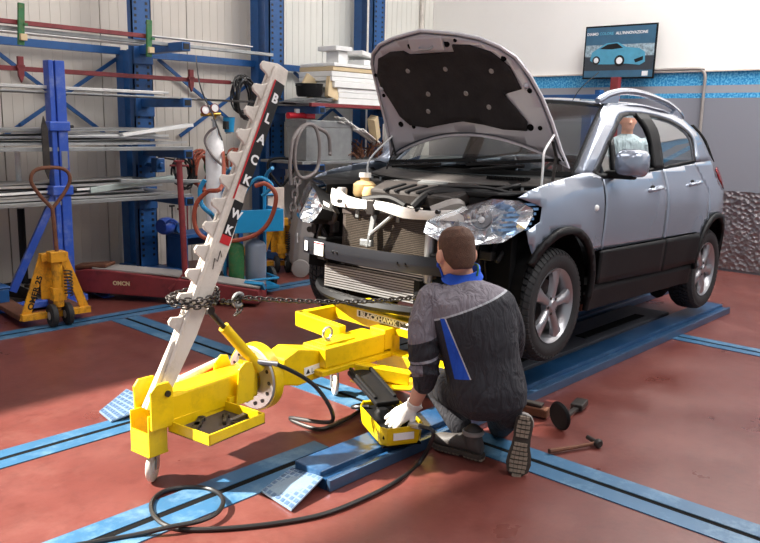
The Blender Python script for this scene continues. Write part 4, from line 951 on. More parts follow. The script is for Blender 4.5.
# local x long axis
by = MB(); 
b = MB().box((-.14, -.075, .0), (.14, .075, .008))
b.build('pump_base', M['vblack'], pm)
rows = []
for z, k in ((.006, .96), (.02, 1.0), (.085, 1.06), (.09, 1.06), (.085, 1.0), (.02, .93)):
    rows.append([V(x_*k, y_*k, z) for x_, y_ in [(-.145, -.06), (-.12, -.08), (.10, -.08), (.145, -.055), (.145, .055), (.10, .08), (-.12, .08), (-.145, .06), (-.145, -.06)]])
MB().grid(rows).build('pump_body', M['yellow'], pm, bevel=.003)
MB().box((-.14, -.075, .03), (.14, .075, .072)).build('pump_deck', M['vblack'], pm, bevel=.01)
for x_, y_, r_, h_ in ((-.07, -.02, .035, .06), (.0, .03, .03, .05), (-.03, -.04, .022, .06), (.05, .0, .035, .05)): MB().lathe([(0, 0), (r_, 0), (r_, h_*.7), (r_*.6, h_), (0, h_)], (x_, y_, .06), (0, 0, 1), 14).build('pump_valve', M['black'], pm, smooth=True)
MB().bar((.02, 0, .12), (.34, .02, .155), .10, .02).bar((.05, .04, .13), (.34, .055, .165), .015, .03).bar((.05, -.04, .13), (.34, -.03, .165), .015, .03).build('pedal', M['black'], pm, bevel=.005)
MB().box((-.08, -.0885, .035), (.06, -.0855, .065)).build('pump_label', M['bwhite'], pm); text('lettering', 'HYDRAULIC', .022, M['ink'], pm, basis((1, 0, 0), (0, 0, 1), (0, -1, 0), (-.073, -.0888, .042)), sx=1)
MB().box((-.1555, -.04, .035), (-.1525, .04, .065)).build('pump_label', M['bwhite'], pm)
MB().cyl((-.14, -.03, .09), (-.19, -.05, .10), .013, n=10).build('hose_fitting', M['steel'], pm, smooth=True)
def P2(x, y, z):
    a = math.radians(62); x *= 1.28; y *= 1.28; return V(2.72+x*math.cos(a)-y*math.sin(a), 2.42+x*math.sin(a)+y*math.cos(a), z*1.15+.077)
hp = [D+V(-.05, -.08, .10), D+V(.03, -.14, .09), V(2.52, 2.74, .28), V(2.58, 2.68, .10)]+[at(290, 418, 'z', .02), at(318, 429, 'z', .012), at(345, 420, 'z', .014), at(366, 405, 'z', .03), P2(.16, .10, .06), P2(.10, .05, .08)]
t = MB().tube(bez(hp, 8), .0105, 8).build('hydraulic_hose', M['hose'], smooth=True)
tag(t, 'black hydraulic hose hanging from the pivot disc to the foot pump', 'hose')
MB().cyl(hp[0]+V(-.08, .02, .03), hp[1], .015, n=12).cyl(hp[0]+V(-.09, .023, .033), hp[0]+V(-.03, .005, .01), .019, n=6).build('hose_coupling', M['steel'], t, smooth=True)
fl = [(427, 432), (428, 445), (420, 462), (395, 482), (360, 500), (320, 515), (270, 524), (215, 529), (175, 528), (155, 517), (152, 502), (165, 491), (190, 487), (212, 490), (223, 499), (218, 512), (200, 521), (170, 527), (135, 535), (100, 541), (60, 548)]
hp2 = [P2(-.19, -.05, .10), P2(-.24, -.08, .09)]+[at(x_, y_, 'z', .011 if not 14 <= i <= 17 else .03) for i, (x_, y_) in enumerate(fl) if i > 1]
t = MB().tube(bez(hp2, 8), .0098, 8).build('air_hose', M['hose'], smooth=True)
tag(t, 'long black air hose from the pump looping over the near floor rail', 'hose')
# ---------------------------------------------------------------- tools on the floor
def flr(px, py): return at(px, py, 'z', 0)
p, q = flr(549, 455), flr(601, 446)
hm = thing('hammer', 'worn body hammer with a round head lying on the red floor nearest the camera', 'hammer', tuple(p))
MB().tube([V(0, 0, .02), (q-p)*.5+V(0, 0, .018), (q-p)*.9+V(0, 0, .022)], [.013, .010, .009], 8).build('handle', M['rust'], hm, smooth=True)
d = (q-p).normalized(); sd = V(-d.y, d.x, 0)
MB().cyl((q-p)*.9+V(0, 0, .025)+sd*.07, (q-p)*.9+V(0, 0, .025)-sd*.01, .012, .014, 10).lathe([(0, 0), (.024, 0), (.024, .012), (.016, .02), (0, .02)], (q-p)*.9+V(0, 0, .025)-sd*.01, -sd, 14).build('head', M['darkst'], hm, smooth=True)
c = flr(559, 430)
t = thing('wheel_dolly_block', 'black round pad on a short iron bar standing upright on the floor', 'dolly block', tuple(c))
MB().lathe([(0, -.012), (.07, -.012), (.078, 0), (.07, .012), (0, .012)], (0, 0, .079), (.86, -.3, .08), 24).build('pad', M['black'], t, smooth=True)
q = flr(580, 408)-c
MB().bar(V(0, 0, .05), q*.8+V(0, 0, .02), .03, .02).build('bar', M['darkst'], t, bevel=.004)
MB().bar(q*.78+V(0, 0, .03), q*1.1+V(0, 0, .03), .07, .035).build('jaw', M['darkst'], t, bevel=.006)
p = flr(522, 412); q = flr(551, 420)
t = thing('pull_clamp', 'rusty brown pull clamp with wooden block beside the man’s raised sole', 'clamp', tuple(p))
MB().bar(V(-.03, 0, .035), (q-p)*.9+V(0, 0, .035), .06, .05).build('body', M['rust'], t, bevel=.006)
MB().bar(V(-.02, 0, .07), (q-p)*.7+V(0, 0, .07), .05, .018).build('jaw', M['darkst'], t, bevel=.004)
MB().cyl((q-p)*.35+V(0, -.02, .03), (q-p)*.35+V(0, -.09, .03), .022, n=12).build('bolt_head', mat('tan_wood', (190, 130, 80), .6), t, smooth=True)
# ================================================================ people
RV = V(_R0.x, _R0.y, 0); FV = V(_cy, _sy, 0); ZV = V(0, 0, 1)
def ring_loft(b, rings, n=20, capr=True):
    """rings: (centre, half width, half depth, right axis, depth axis)"""
    rows = []
    for c, w_, d_, ra, da in rings: rows.append([c+ra*(w_*math.cos(2*PI*k/n))+da*(d_*math.sin(2*PI*k/n)) for k in range(n)])
    m = len(rows); vs = [p for r in rows for p in r]; fs = []
    for i in range(m-1):
        for k in range(n): fs.append((i*n+k, i*n+(k+1) % n, (i+1)*n+(k+1) % n, (i+1)*n+k))
    fs.append(tuple(range(n))[::-1]); fs.append(tuple((m-1)*n+k for k in range(n)))
    return b.add(vs, fs)
def limb(b, pts, rs, n=14):
    P = [Vector(p) for p in pts]; Q = bez(P, 5); R_ = []
    for i in range(len(P)-1):
        for k in range(5): R_.append(lerp(rs[i], rs[i+1], k/5))
    R_.append(rs[-1]); b.tube(Q, R_, n); b.ball(P[0], rs[0], 12); b.ball(P[-1], rs[-1], 12); return b
def organic(b, name, mats, parent, voxel=.01, smooth=4, group=None):
    me = b.mesh(name, mats); o = bpy.data.objects.new(name, me); C.objects.link(o)
    bm = bmesh.new(); bm.from_mesh(me); bmesh.ops.recalc_face_normals(bm, faces=bm.faces); bm.to_mesh(me); bm.free()
    r = o.modifiers.new('r', 'REMESH'); r.mode = 'VOXEL'; r.voxel_size = voxel; r.use_smooth_shade = True
    s = o.modifiers.new('s', 'SMOOTH'); s.factor = .5; s.iterations = smooth
    bpy.context.view_layer.update()
    m2 = bpy.data.meshes.new_from_object(o.evaluated_get(bpy.context.evaluated_depsgraph_get())); m2.name = name
    m2.materials.clear()
    for m in (mats if isinstance(mats, (list, tuple)) else [mats]): m2.materials.append(m)
    bpy.data.objects.remove(o)
    for p in m2.polygons: p.use_smooth = True
    o = bpy.data.objects.new(name, m2); C.objects.link(o)
    if parent: o.parent = parent; o.matrix_parent_inverse = Matrix.Translation(parent.location).inverted()
    return o
def rz(p): return p.dot(RV), p.z
def cloth(name, base, parts, bump=.5):
    """parts: list of (colour, [half planes (nr, nz, c)]) printed where every half plane nr*r+nz*z > c"""
    m = mat(name, base, .85, 0, .12, 7, 0); N = m.node_tree.nodes; L = m.node_tree.links; b = N['Principled BSDF']
    tc = N.new('ShaderNodeTexCoord'); sp = N.new('ShaderNodeSeparateXYZ'); L.new(tc.outputs['Object'], sp.inputs[0])
    def math_(op, a, b_):
        x = N.new('ShaderNodeMath'); x.operation = op
        for i, q in enumerate((a, b_)):
            if isinstance(q, (int, float)): x.inputs[i].default_value = q
            else: L.new(q, x.inputs[i])
        return x.outputs[0]
    r = math_('ADD', math_('MULTIPLY', sp.outputs[0], RV.x), math_('MULTIPLY', sp.outputs[1], RV.y)); z = sp.outputs[2]
    cur = b.inputs['Base Color'].links[0].from_socket
    for col, planes in parts:
        f = None
        for nr, nz, c in planes:
            g = math_('GREATER_THAN', math_('ADD', math_('MULTIPLY', r, nr), math_('MULTIPLY', z, nz)), c); f = g if f is None else math_('MULTIPLY', f, g)
        x = N.new('ShaderNodeMix'); x.data_type = 'RGBA'; L.new(f, x.inputs[0]); L.new(cur, x.inputs[6]); x.inputs[7].default_value = (*srgb(col), 1); cur = x.outputs[2]
    L.new(cur, b.inputs['Base Color'])
    mp = N.new('ShaderNodeMapping'); mp.inputs['Scale'].default_value = (14, 14, 5); L.new(tc.outputs['Object'], mp.inputs[0])
    n3 = N.new('ShaderNodeTexNoise'); n3.inputs['Scale'].default_value = 1.5; n3.inputs['Detail'].default_value = 3; n3.inputs['Distortion'].default_value = 1.2; L.new(mp.outputs[0], n3.inputs[0])
    bp = N.new('ShaderNodeBump'); bp.inputs['Strength'].default_value = bump; bp.inputs['Distance'].default_value = .06; L.new(n3.outputs[0], bp.inputs['Height']); L.new(bp.outputs[0], b.inputs['Normal'])
    return m
def line_plane(p, q, side_px):
    """half plane through two points that contains the third"""
    (r0, z0), (r1, z1), (r2, z2) = rz(p), rz(q), rz(side_px); nr, nz = -(z1-z0), (r1-r0); c = nr*r0+nz*z0
    if nr*r2+nz*z2 < c: nr, nz, c = -nr, -nz, -c
    return (nr, nz, c)
BK = 3.32
a_ = lambda x, y, d=BK: at(x, y, 'a', d)
mm_ = thing('person', 'man in grey and black coveralls kneeling by the front wheel, back turned', 'person', tuple(V(a_(495, 440, 3.5).x, a_(495, 440, 3.5).y, 0)))
seam = (a_(446, 320.5), a_(513, 296.5)); up = a_(470, 270); dn = a_(480, 380)
s2 = (a_(434, 334), a_(520, 299))
bl_l = (a_(440, 318), a_(455, 380)); bl_r = (a_(444, 318), a_(470, 380))
GREY = (124, 118, 126); BLK = (44, 44, 50)
sl = a_(436, 340); cut1 = (a_(400, 352), a_(450, 338)); cut2 = (a_(400, 374), a_(450, 370))
parts = [((176, 178, 184), [line_plane(*seam, up), ]), (GREY, [line_plane(a_(446, 318.5), a_(513, 294.5), up)]),
         ((28, 84, 200), [line_plane(*bl_l, a_(490, 350)), line_plane(*bl_r, a_(410, 350)), line_plane(a_(430, 322), a_(450, 320), a_(440, 350)), line_plane(a_(430, 386), a_(470, 380), a_(440, 350))]),
         ((190, 192, 198), [line_plane(a_(445.4, 318), a_(471.4, 380), a_(420, 350)), line_plane(a_(444, 318), a_(470, 380), a_(490, 350)), line_plane(a_(430, 322), a_(450, 320), a_(440, 350)), line_plane(a_(430, 384), a_(470, 380), a_(440, 350))])]
M['coverall'] = cloth('coverall_cloth', BLK, parts)
parts2 = [(GREY, [line_plane(*cut1, up)]), ((150, 150, 158), [line_plane(a_(400, 372), a_(450, 362), up), line_plane(a_(400, 369), a_(450, 359), a_(420, 420))]), (GREY, [line_plane(a_(400, 388), a_(450, 372), up), line_plane(a_(400, 374), a_(450, 362), a_(420, 420)), line_plane(a_(422, 350), a_(424, 390), a_(400, 370))])]
M['sleeve'] = cloth('sleeve_cloth', BLK, parts2, .8)
sh = V(RV.x, RV.y, 0)
b = MB()
ring_loft(b, [(a_(x, y, d), w_, dp, (RV+ZV*.08).normalized(), (FV-ZV*.12).normalized()) for x, y, d, w_, dp in
    ((464, 276, 3.50, .055, .055), (465, 281, 3.49, .080, .07), (466, 289, 3.48, .165, .09), (467, 300, 3.46, .212, .115), (471, 318, 3.45, .208, .13), (477, 340, 3.44, .188, .13), (481, 358, 3.44, .178, .125), (485, 374, 3.44, .180, .135), (488, 390, 3.44, .182, .15), (490, 405, 3.45, .17, .15), (490, 416, 3.47, .12, .11))])
limb(b, [a_(468, 396, 3.50), a_(450, 388, 3.65), a_(434, 380, 3.82)], [.095, .088, .070])
limb(b, [a_(434, 381, 3.82), a_(447, 402, 3.72), a_(460, 424, 3.62)], [.068, .066, .060])
limb(b, [a_(506, 398, 3.50), a_(503, 412, 3.66), a_(500, 424, 3.82)], [.095, .085, .065])
limb(b, [a_(500, 426, 3.80), a_(506, 420, 3.60), a_(511, 416, 3.44)], [.062, .062, .055])
limb(b, [a_(500, 304, 3.46), a_(512, 330, 3.52), a_(512, 352, 3.66)], [.075, .062, .055])
limb(b, [a_(512, 352, 3.66), a_(498, 366, 3.85)], [.055, .045])
organic(b, 'coverall', M['coverall'], mm_, .011, 5)
b = MB(); limb(b, [a_(434, 300, 3.47), a_(424, 325, 3.44), a_(423, 350, 3.42)], [.082, .074, .068]); limb(b, [a_(423, 350, 3.42), a_(425, 370, 3.44), a_(424, 383, 3.46)], [.070, .066, .054])
for k in range(4):      # cloth rolls at the elbow
    c = a_(424, 338+11*k, 3.43); b.lathe([(.045, -.016), (.072, -.008), (.077, 0), (.072, .008), (.045, .016)], c, (.12+.1*(k % 2), 0, 1), 18)
organic(b, 'sleeve', M['sleeve'], mm_, .008, 3)
# body: head, neck and forearms in one skin
hc = a_(455.5, 253.5, 3.50); fdir = (FV*.93-RV*.37-ZV*.25).normalized(); hr = fdir.cross(ZV).normalized(); hu = hr.cross(fdir)
def H(x, y, z): return hc+hr*x+fdir*y+hu*z
b = MB()
ring_loft(b, [(H(0, yo, z), w_, d_, hr, fdir) for z, w_, d_, yo in ((.118, .015, .02, -.01), (.112, .045, .055, -.01), (.095, .062, .078, -.008), (.065, .074, .092, -.004), (.03, .077, .098, 0), (0, .075, .096, .002), (-.03, .071, .088, .006), (-.06, .063, .078, .014), (-.085, .052, .062, .026), (-.105, .036, .04, .045), (-.115, .02, .02, .055))])
limb(b, [H(0, -.02, -.03), a_(460, 270, 3.51), a_(463, 285, 3.50)], [.056, .056, .062])
b.ball(H(0, .105, -.02), .016, 10, (1, 1.3, 1.4)); b.ball(H(0, .098, .005), .011, 8, (1, 1, 2)); b.ball(H(0, .088, -.062), .02, 8, (1.2, .6, .4)); b.ball(H(0, .086, -.10), .018, 8)
for s in (-1, 1): b.ball(H(s*.086, -.012, -.012), .032, 12, (.45, .62, 1.05)); b.ball(H(s*.03, .088, .028), .018, 8, (1.4, .5, .4))
limb(b, [a_(463, 285, 3.50), a_(464, 310, 3.47), a_(470, 340, 3.45)], [.05, .07, .08]); limb(b, [a_(464, 300, 3.48), a_(436, 303, 3.47), a_(425, 350, 3.42), a_(424, 378, 3.46)], [.05, .045, .04, .04])
limb(b, [a_(424, 378, 3.46), a_(419, 392, 3.49), a_(413.5, 406, 3.52)], [.042, .037, .027])
organic(b, 'body', M['skin'], mm_, .006, 3)
for s in (-1, 1):
    e = MB().ball(H(s*.030, .088, .012), .0125, 12).build('eye', M['bwhite'], mm_, smooth=True, fix=False); e.matrix_parent_inverse = Matrix.Translation(mm_.location).inverted()
    e2 = MB().ball(H(s*.030, .098, .012), .006, 8).build('iris', M['ink'], e, smooth=True)
b = MB()
ring_loft(b, [(H(0, yo-.006, z), w_, d_, hr, fdir) for z, w_, d_, yo in ((.122, .012, .016, -.012), (.118, .036, .046, -.012), (.104, .060, .075, -.012), (.068, .079, .094, -.012), (.03, .0815, .094, -.014), (0, .0795, .082, -.020), (-.03, .072, .062, -.036), (-.060, .056, .040, -.050), (-.075, .045, .03, -.052))])
hairo = organic(b, 'hair', M['hair'], mm_, .006, 2)
# collar, cord
b = MB(); cN = a_(462.5, 273, 3.505); rows = []
for dz, k in ((-.022, 1.15), (.0, 1.0), (.022, .96), (.024, .90), (-.02, .95)): rows.append([cN+RV*(.083*k*math.cos(t))+FV*(.078*k*math.sin(t))+ZV*(dz+.02*math.sin(t)+.010*math.cos(t)) for t in [2*PI*i/28 for i in range(29)]])
def pfix(o): o.matrix_parent_inverse = Matrix.Translation(mm_.location).inverted(); return o
pfix(MB().grid(rows).build('collar', M['coverall_blue'], mm_, smooth=True))
pfix(MB().tube(bez([H(.080, .01, -.02), H(.084, -.0, -.05), a_(478, 266, 3.46), a_(477, 276, 3.45)], 5), .0045, 6).build('ear_plug_cord', M['green'], mm_, smooth=True))
pfix(MB().tube(bez([H(-.080, .01, -.02), H(-.084, .02, -.05), a_(440, 268, 3.50), a_(443, 277, 3.50)], 5), .0055, 6).build('ear_plug_cord', M['coverall_blue'], mm_, smooth=True))
# piping following the seam of the back
def glove(name, wr, dirf, back, curl, parent, thumb_side=1, scale=1.0):
    d = Vector(dirf).normalized(); n = Vector(back); n = (n-d*n.dot(d)).normalized(); s = d.cross(n)*thumb_side
    g = MB(); Q = lambda x, y, z: Vector(wr)+(d*x+s*y+n*z)*scale
    ring_loft(g, [(Q(x, y, 0), w_*scale, t_*scale, s, n) for x, y, w_, t_ in ((-.03, 0, .034, .026), (0, 0, .032, .022), (.03, .002, .038, .018), (.06, 0, .042, .017), (.088, -.002, .041, .014))])
    for k, (y, L_, r_) in enumerate(((.031, .068, .0098), (.010, .078, .0102), (-.011, .072, .0098), (-.031, .056, .0088))):
        pts = [Q(.075, y*.95, .0)]; x_, z_, a = .088, 0.0, 0
        for j, f_ in enumerate((.42, .32, .26)):
            a += curl*(.7+.25*j+.1*k); x_ += L_*f_*math.cos(a); z_ -= L_*f_*math.sin(a); pts.append(Q(x_, y*(1+.12*(j+1)), z_))
        g.tube(bez(pts, 3), [r_*scale]*9+[r_*.8*scale], 10); g.ball(pts[-1], r_*.85*scale, 8)
    pts = [Q(.015, .028, -.006), Q(.04, .052, -.014), Q(.066, .062, -.022), Q(.088, .062, -.032)]
    g.tube(bez(pts, 3), [.0125*scale]*6+[.0115*scale]*3+[.009*scale], 10); g.ball(pts[-1], .0092*scale, 8)
    return organic(g, name, M['glove'], parent, .0032, 2)
lw = a_(413, 406, 3.52); lt_ = a_(392, 421, 3.51)
gl = glove('glove', lw, (lt_-lw), (ZV*.8-FV*.6), .30, mm_, -1, 1.12)
pfix(MB().lathe([(.030, -.012), (.036, -.008), (.036, .014), (.031, .018)], lw+(a_(419, 392, 3.49)-lw).normalized()*.01, a_(419, 392, 3.49)-lw, 18, closed=True).build('glove_cuff', M['glove'], mm_, smooth=True))
glove('glove', a_(498, 367, 3.86), FV-RV*.2, ZV, .5, mm_, 1)
# shoes
def shoe(toe, heel, upv, parent, name='work_shoe'):
    d = (toe-heel).normalized(); u = Vector(upv); u = (u-d*u.dot(d)).normalized(); s = d.cross(u); L_ = (toe-heel).length
    def out(k):   # sole outline, k scale
        pr = [(0, .0), (.02, .026), (.10, .036), (.28, .035), (.42, .033), (.58, .042), (.75, .049), (.90, .040), (.98, .018), (1.0, 0)]
        return [(x, y*k) for x, y in pr]+[(x, -y*k*.95) for x, y in pr[::-1][1:-1]]
    o = MB().prism([(x*L_, y) for x, y in out(1.05)], .022, basis(d, -s, u, heel) if False else basis(d, s, d.cross(s), heel)).build('sole', M['sole'], None)
    return d, s, u, L_, out
M['lug'] = mat('worn_lugs', (136, 122, 108), .85, 0, .2, 25, .3, 120)
M['sole'] = mat('worn_rubber_sole', (66, 58, 52), .85, 0, .2, 25, .3, 120)
M['shoe'] = mat('dark_grey_leather', (72, 68, 66), .6, 0, .15, 20, .2, 90)
def make_shoe(toe, heel, upv, wk=1.0):
    d = (toe-heel).normalized(); u = Vector(upv); u = (u-d*u.dot(d)).normalized(); s = d.cross(u); L_ = (toe-heel).length
    pr = [(0, .004), (.015, .024), (.08, .034), (.20, .037), (.36, .034), (.50, .036), (.64, .045), (.78, .049), (.90, .042), (.97, .024), (1.0, .005)]
    pr = [(x, y*wk) for x, y in pr]; loop = [(x*L_, y) for x, y in pr]+[(x*L_, -y*.94) for x, y in pr[::-1]]
    Ms = Matrix((d, s, u)).transposed().to_4x4(); Ms.translation = heel
    root = MB().prism(loop, .022, Ms, .006).build('work_shoe', M['sole'], mm_, bevel=.003); pfix(root)
    # tread lugs under the sole
    g = MB(); rn = random.Random(2)
    for i in range(14):
        x = (i+.5)/14; wv = curve(pr, x)*.86
        if .36 < x < .44: continue
        nn = 4 if x > .45 else 3
        for j in range(nn):
            y = (j+.5)/nn*2-1; cx_, cy_ = x*L_, y*wv*.82
            g.cb((cx_, cy_, .003), (L_/14*.70, wv*2/nn*.72, .016), Ms @ Matrix.Translation((0, 0, 0)))
    lug = g.build('tread_lugs', M['lug'], root); tag(lug, kind='stuff')
    g = MB(); Q = lambda x, y, z: heel+d*x*L_+s*y+u*z
    ring_loft(g, [(Q(x, 0, h/2+.022), w_, h/2, s, u) for x, w_, h in ((.03, .02, .05), (.08, .032, .09), (.2, .036, .10), (.36, .036, .095), (.52, .040, .075), (.68, .045, .062), (.82, .045, .055), (.93, .034, .045), (.985, .012, .025))])
    limb(g, [Q(.22, 0, .07), Q(.22, 0, .12)], [.042, .046])
    up_ = organic(g, 'shoe_upper', M['shoe'], root, .005, 2); up_.matrix_parent_inverse = Matrix.Identity(4)
    cl = MB().lathe([(.047, -.012), (.053, -.006), (.053, .006), (.047, .012)], Q(.22, 0, .125), u, 20, closed=True).build('ankle_collar', M['grey'], root, smooth=True)
    for k in range(4):
        x = .40+.07*k; MB().tube(bez([Q(x, -.022, .085-.012*k), Q(x+.02, 0, .10-.012*k), Q(x, .022, .085-.012*k)], 4), .003, 6).build('lace', M['ink'], root, smooth=True)
    return root
make_shoe(a_(516, 478, 3.335)+V(0, 0, .003), a_(525, 416, 3.37), (FV+RV*.17-ZV*.1), 1.2)       # kneeling foot, sole to the camera
hh = a_(484, 452, 3.48); hh.z = .012; tt = a_(447, 448, 3.60); tt.z = .012
tt = hh+(tt-hh).normalized()*.285
make_shoe(tt, hh, ZV)
# ---------------------------------------------------------------- second person, beyond the car
M['shirt'] = cloth('grey_green_shirt', (168, 182, 186), [], .7)
M['jeans'] = cloth('dark_trousers', (60, 64, 76), [], .5)
p0 = at(626, 150, 'x', 7.65); ac = p0.dot(FV)
p2 = thing('person', 'person in a pale shirt behind the car, seen through its window', 'person', (p0.x, p0.y, 0))
def Z2(r_, f_, z): return V(p0.x, p0.y, 0)+RV*r_+FV*f_+ZV*z*1.0
b = MB(); ring_loft(b, [(Z2(0, f_, z), w_, d_, RV, FV) for z, w_, d_, f_ in ((.92, .17, .12, 0), (1.05, .17, .12, 0), (1.2, .18, .12, 0), (1.35, .205, .125, .0), (1.45, .20, .11, .0), (1.50, .12, .08, 0), (1.53, .06, .06, 0))])
limb(b, [Z2(-.19, 0, 1.43), Z2(-.25, .02, 1.2), Z2(-.27, -.05, 1.05)], [.07, .058, .05]); limb(b, [Z2(.19, 0, 1.43), Z2(.24, .02, 1.2), Z2(.22, .1, 1.05)], [.07, .058, .05])
o = organic(b, 'shirt', M['shirt'], p2, .015, 4)
b = MB(); limb(b, [Z2(-.09, 0, .95), Z2(-.1, .02, .5), Z2(-.1, 0, .1)], [.10, .07, .055]); limb(b, [Z2(.09, 0, .95), Z2(.1, .02, .5), Z2(.1, 0, .1)], [.10, .07, .055])
organic(b, 'trousers', M['jeans'], p2, .016, 3)
b = MB(); ring_loft(b, [(Z2(0, yo, 1.66+z), w_, d_, RV, FV) for z, w_, d_, yo in ((.115, .03, .03, 0), (.095, .06, .075, 0), (.03, .077, .098, 0), (-.03, .07, .088, 0), (-.085, .05, .06, -.02), (-.11, .02, .02, -.04))])
limb(b, [Z2(0, .01, 1.62), Z2(0, .01, 1.50)], [.055, .06]); b.ball(Z2(0, -.10, 1.64), .015, 8)
for s in (-1, 1): b.ball(Z2(s*.077, 0, 1.65), .028, 10, (.5, .5, 1)); 
limb(b, [Z2(0, .01, 1.5), Z2(0, 0, 1.1)], [.06, .1]); limb(b, [Z2(0, 0, 1.42), Z2(-.19, 0, 1.42), Z2(-.25, .02, 1.2), Z2(-.27, -.05, 1.06)], [.05, .045, .04, .038]); limb(b, [Z2(0, 0, 1.42), Z2(.19, 0, 1.42), Z2(.24, .02, 1.2), Z2(.22, .1, 1.06)], [.05, .045, .04, .038])
limb(b, [Z2(-.27, -.05, 1.06), Z2(-.25, -.12, .85)], [.038, .028]); limb(b, [Z2(.22, .1, 1.06), Z2(.2, .05, .85)], [.038, .028])
organic(b, 'body', M['skin'], p2, .009, 3)
b = MB(); ring_loft(b, [(Z2(0, .015, 1.66+z), w_, d_, RV, FV) for z, w_, d_ in ((.125, .03, .03), (.10, .066, .08), (.05, .081, .098), (.01, .079, .085))]); organic(b, 'hair', M['hair'], p2, .009, 2)
for s in (-1, 1): 
    g = MB(); 
    for k in range(5): g.tube([Z2(s*.22-.03*s+s*.014*k, -.02, .84), Z2(s*.22-.03*s+s*.015*k, -.03, .76)], .009, 6)
    g.ball(Z2(s*.22, -.02, .86), .04, 10, (.9, .6, 1.2)); organic(g, 'hand', M['skin'], p2, .006, 1)
    g = MB(); ring_loft(g, [(Z2(s*.1, -.03-.0+f_, .045), w_, .045, RV, ZV) for f_, w_ in ((-.14, .03), (-.08, .045), (.02, .042), (.11, .035))]); organic(g, 'shoe', M['shoe'], p2, .01, 2)
# ================================================================ storage rack along the left wall
def Yp(px, py, y): return at(px, py, 'y', y)
rk = thing('cantilever_rack', 'tall blue cantilever storage rack standing along the cream left wall', 'rack', (4.26, 7.2, 0)); rk.location = (0, 0, 0)
BL = M['rblue']
UX = [1.9, 4.18, 5.87, 7.55]
for i, x in enumerate(UX):
    u = MB().box((x-.10, 7.06, 0), (x+.11, 7.075, 3.9)).box((x-.10, 7.06, 0), (x-.088, 7.14, 3.9)).box((x+.098, 7.06, 0), (x+.11, 7.14, 3.9)).box((x-.07, 7.30, 0), (x+.03, 7.44, 2.24 if i == 1 else 3.9)).build('upright', BL, rk)
    MB().box((x-.15, 6.2, 0), (x+.15, 7.4, .10)).build('foot_beam', BL, rk, bevel=.01)
    b = MB()
    for k in range(60):
        for s in (-1, 1): b.box((x+s*.06-.012, 7.055, .2+k*.06), (x+s*.06+.012, 7.062, .225+k*.06))
    tag(b.build('slot_row', M['ink'], u), kind='stuff')
    for z in ((2.24, 1.74, 1.27, .83) if i < 2 else (1.72, 1.10)):
        a = MB().box((x-.045, 6.30, z-.05), (x+.045, 7.06, z+.03)).build('arm', BL, rk, bevel=.004)
        MB().box((x-.03, 6.293, z-.035), (x+.03, 6.301, z+.015)).build('arm_end', M['ink'], a)
        MB().box((x-.10, 7.03, z-.14), (x+.10, 7.06, z+.09)).build('arm_plate', BL, a)
for x0, x1, z0 in ((-.5, 4.12, 2.235), (4.22, 5.80, 2.225), (5.91, 7.5, 2.215)):
    MB().box((x0, 7.36, z0-.035), (x1, 7.42, z0+.035)).build('tie_beam', BL, rk)
for p, q in (((-6, 50), (100, 130)), ((122, 55), (20, 125)), ((158, 59), (232, 122)), ((262, 74), (180, 136)), ((294, 72), (350, 125)), ((366, 80), (310, 128))):
    MB().bar(Yp(*p, 7.46), Yp(*q, 7.46), .02, .035).build('brace', BL, rk)
    if p[0] in (-6, 122): MB().bar(Yp(*p, 7.47)+V(.0, 0, 0), Yp(*p, 7.47)+(Yp(*q, 7.47)-Yp(*p, 7.47))*1.6, .012, .03).build('brace', BL, rk)
def stock(p, q, y, w_, h_, m, label, name='metal_profile', group='metal stock on the rack arms', dy=0, x0=None, cat='metal bar', bev=.002):
    """a long bar seen from picture position p to q, lying at depth y"""
    a, b_ = Yp(*p, y), Yp(*q, y+dy); zz = (a.z+b_.z)/2; a.z = zz; b_.z = zz
    if x0 is not None: a.x = x0
    o = MB().bar(V(0, 0, 0), b_-a, w_, h_).build(name, M[m], bevel=bev); o.location = a; o.location.z += h_/2*0
    return tag(o, label, cat, group)
# top arm level
stock((0, 26), (272, 56), 6.55, .05, .03, 'galv', 'grey steel channel lying in front on the top rack arms', x0=1.5)
stock((0, 20), (150, 37), 6.50, .05, .035, 'red', 'faded brown red angle bar on the top arms of the rack', x0=1.5)
stock((160, 36), (250, 48), 6.75, .10, .012, 'alu', 'thin bright sheet strip on the top arms at the mast', x0=3.6)
stock((0, 30), (140, 45), 6.9, .16, .02, 'foam', 'pale long board behind the brown red angle bar', name='board', cat='board', x0=1.2)
# red hanging bar with two clamps
rb = thing('clamp_bar', 'long red bar with two red hooks hanging across the left rack bays', 'clamp bar', (0, 0, 0))
c0, c1 = Yp(0, 65.5, 6.95), Yp(230, 84, 6.95); zz = (c0.z+c1.z)/2
MB().box((1.2, 6.93, zz-.02), (c1.x, 6.97, zz+.02)).build('bar', M['red'], rb, bevel=.003)
for px in (20, 190):
    c = Yp(px, 70, 6.93)
    MB().prism([(-.025, .10), (.025, .10), (.025, -.06), (.0, -.12), (-.025, -.06)], .03, basis((1, 0, 0), (0, 0, 1), (0, -1, 0), (c.x, 6.93, zz))).box((c.x-.035, 6.90, zz+.0), (c.x+.035, 6.93, zz+.03)).build('hook', M['red'], rb, bevel=.003)
for px, ya, yb in ((21, 3, 45), (149, 20, 57)):
    a, b_ = Yp(px, ya, 6.45), Yp(px, yb, 6.45)
    o = MB().bar(a, b_, .05, .025, up=(0, 1, 0)).build('green_clamp', M['green'], bevel=.004)
    MB().cb(((a.x+b_.x)/2, 6.42, b_.z+.06), (.05, .03, .05)).build('clamp_screw', M['card'], o)
    MB().cb(((a.x+b_.x)/2+.03, 6.44, b_.z+.16), (.03, .03, .02)).build('clamp_jaw', M['green'], o)
    tag(o, 'green painted clamp hung over the top bars at the ' + ('far left' if px < 100 else 'blue upright'), 'clamp', 'green clamps on the rack')
